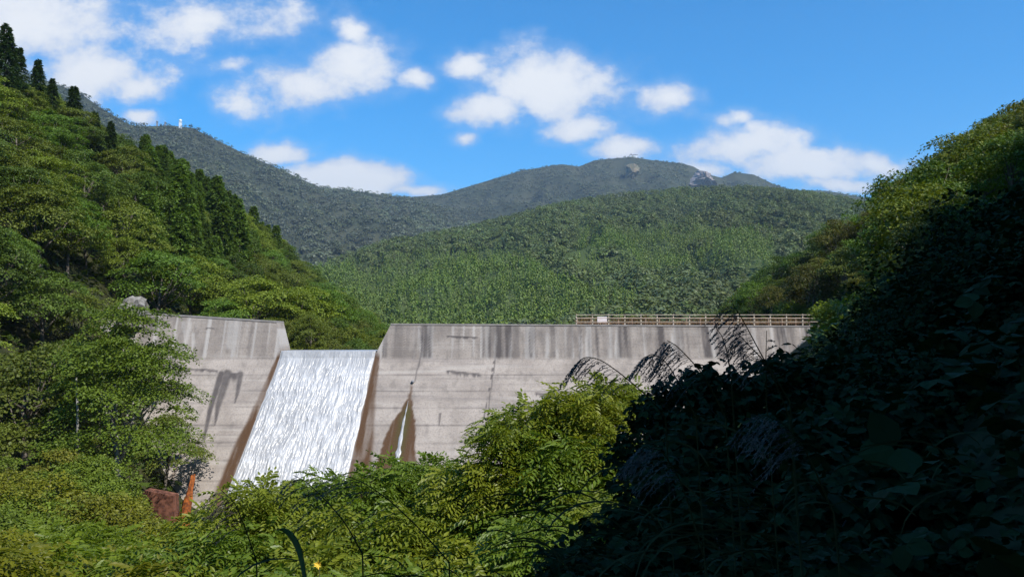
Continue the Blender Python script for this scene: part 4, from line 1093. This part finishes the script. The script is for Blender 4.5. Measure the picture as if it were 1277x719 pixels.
fld = None
for (px, py, rx2, ry2, w) in BL:
    u0, v0 = ray(px, py)
    a = N(nt, 'ShaderNodeVectorMath', operation='SUBTRACT'); nt.links.new(v3.outputs[0], a.inputs[0]); a.inputs[1].default_value = (u0, v0, 0)
    b = N(nt, 'ShaderNodeVectorMath', operation='MULTIPLY'); nt.links.new(a.outputs[0], b.inputs[0]); b.inputs[1].default_value = (F / rx2, F / ry2, 0)
    l = N(nt, 'ShaderNodeVectorMath', operation='LENGTH'); nt.links.new(b.outputs[0], l.inputs[0])
    val = math_(nt, 'MULTIPLY_ADD', l.outputs['Value'], -w, w)
    fld = val if fld is None else math_(nt, 'SMOOTH_MAX', fld, val, .12)
mpc = N(nt, 'ShaderNodeMapping'); mpc.inputs['Scale'].default_value = (.9, 1.2, 1); nt.links.new(cx.outputs[0], mpc.inputs[0])
n2 = noise(nt, 17, 9, mpc.outputs[0], .64); n3 = noise(nt, 6, 4, cx.outputs[0])
dn = math_(nt, 'ADD', fld, math_(nt, 'MULTIPLY_ADD', n2.outputs[0], 1.45, -.75))
veil = math_(nt, 'MULTIPLY', ramp(nt, math_(nt, 'ADD', fld, math_(nt, 'MULTIPLY_ADD', n2.outputs[0], 1.6, -.7)), -.1, .9), .55)
al = math_(nt, 'MULTIPLY', math_(nt, 'MAXIMUM', ramp(nt, dn, .02, .55), veil), ramp(nt, sx.outputs[1], .1, .3))
ccol = mixc(nt, ramp(nt, math_(nt, 'ADD', dn, math_(nt, 'MULTIPLY_ADD', n3.outputs[0], .8, -.4)), .15, .8), (.66, .73, .88), (1.0, 1.0, 1.0))
bg2 = N(nt, 'ShaderNodeBackground'); bg2.inputs[1].default_value = .75; nt.links.new(ccol, bg2.inputs[0])
mx = N(nt, 'ShaderNodeMixShader'); nt.links.new(al, mx.inputs[0]); nt.links.new(bg1.outputs[0], mx.inputs[1]); nt.links.new(bg2.outputs[0], mx.inputs[2])
wo = N(nt, 'ShaderNodeOutputWorld'); nt.links.new(mx.outputs[0], wo.inputs[0])

sl = bpy.data.lights.new('sun', 'SUN'); sl.energy = SUNP; sl.angle = math.radians(.53); sl.color = (1, .95, .87)
so = bpy.data.objects.new('sun', sl); COL.objects.link(so)
so.rotation_euler = Vector((-SUN[0], -SUN[1], -SUN[2])).to_track_quat('-Z', 'Y').to_euler()

# air
HZ = 9.5e-5
if HZ:
    m, nt, out = mat('air')
    v = N(nt, 'ShaderNodeVolumePrincipled'); v.inputs['Color'].default_value = (.62, .8, 1, 1); v.inputs['Density'].default_value = HZ; v.inputs['Anisotropy'].default_value = .1
    nt.links.new(v.outputs[0], out.inputs['Volume'])
    q = MB().box((-6500, -6500, -60), (6500, 7200, 1300))
    o = obj('haze', q.mesh('haze', [m]), kind='stuff')

cam = bpy.data.cameras.new('camera'); co = bpy.data.objects.new('camera', cam); COL.objects.link(co)
co.location = (0, 0, 0); co.rotation_euler = (math.pi / 2 + PITCH, 0, 0)
cam.sensor_width = 36; cam.lens = 36 * F / 1277; cam.clip_end = 20000; cam.clip_start = .05
scene.camera = co
scene.view_settings.view_transform = 'Standard'; scene.view_settings.look = 'None'; scene.view_settings.exposure = EXPO; scene.view_settings.gamma = 1
cy = scene.cycles
cy.max_bounces = 6; cy.diffuse_bounces = 2; cy.glossy_bounces = 2; cy.transmission_bounces = 4; cy.volume_bounces = 0; cy.transparent_max_bounces = 4
cy.use_adaptive_sampling = True; cy.adaptive_threshold = .015
cy.use_denoising = True
try: cy.denoiser = 'OPENIMAGEDENOISE'
except Exception: pass
cy.volume_step_rate = 10
for (px, py, Y) in ((1078, 365, 58), (1040, 380, 60), (985, 380, 88), (960, 420, 80), (800, 520, 7), (745, 480, 15), (520, 700, 14), (620, 640, 14)):
    a = at(px, py, Y); print('LIT', px, py, Y, a.round(2), 'above shade by', round(a[2] - float(shade_z(a[0], a[1])), 2), 'ground', round(float(ground_z(a[0], a[1])), 2))
print('sun', SUN, 'el', math.degrees(el), 'az', math.degrees(az))
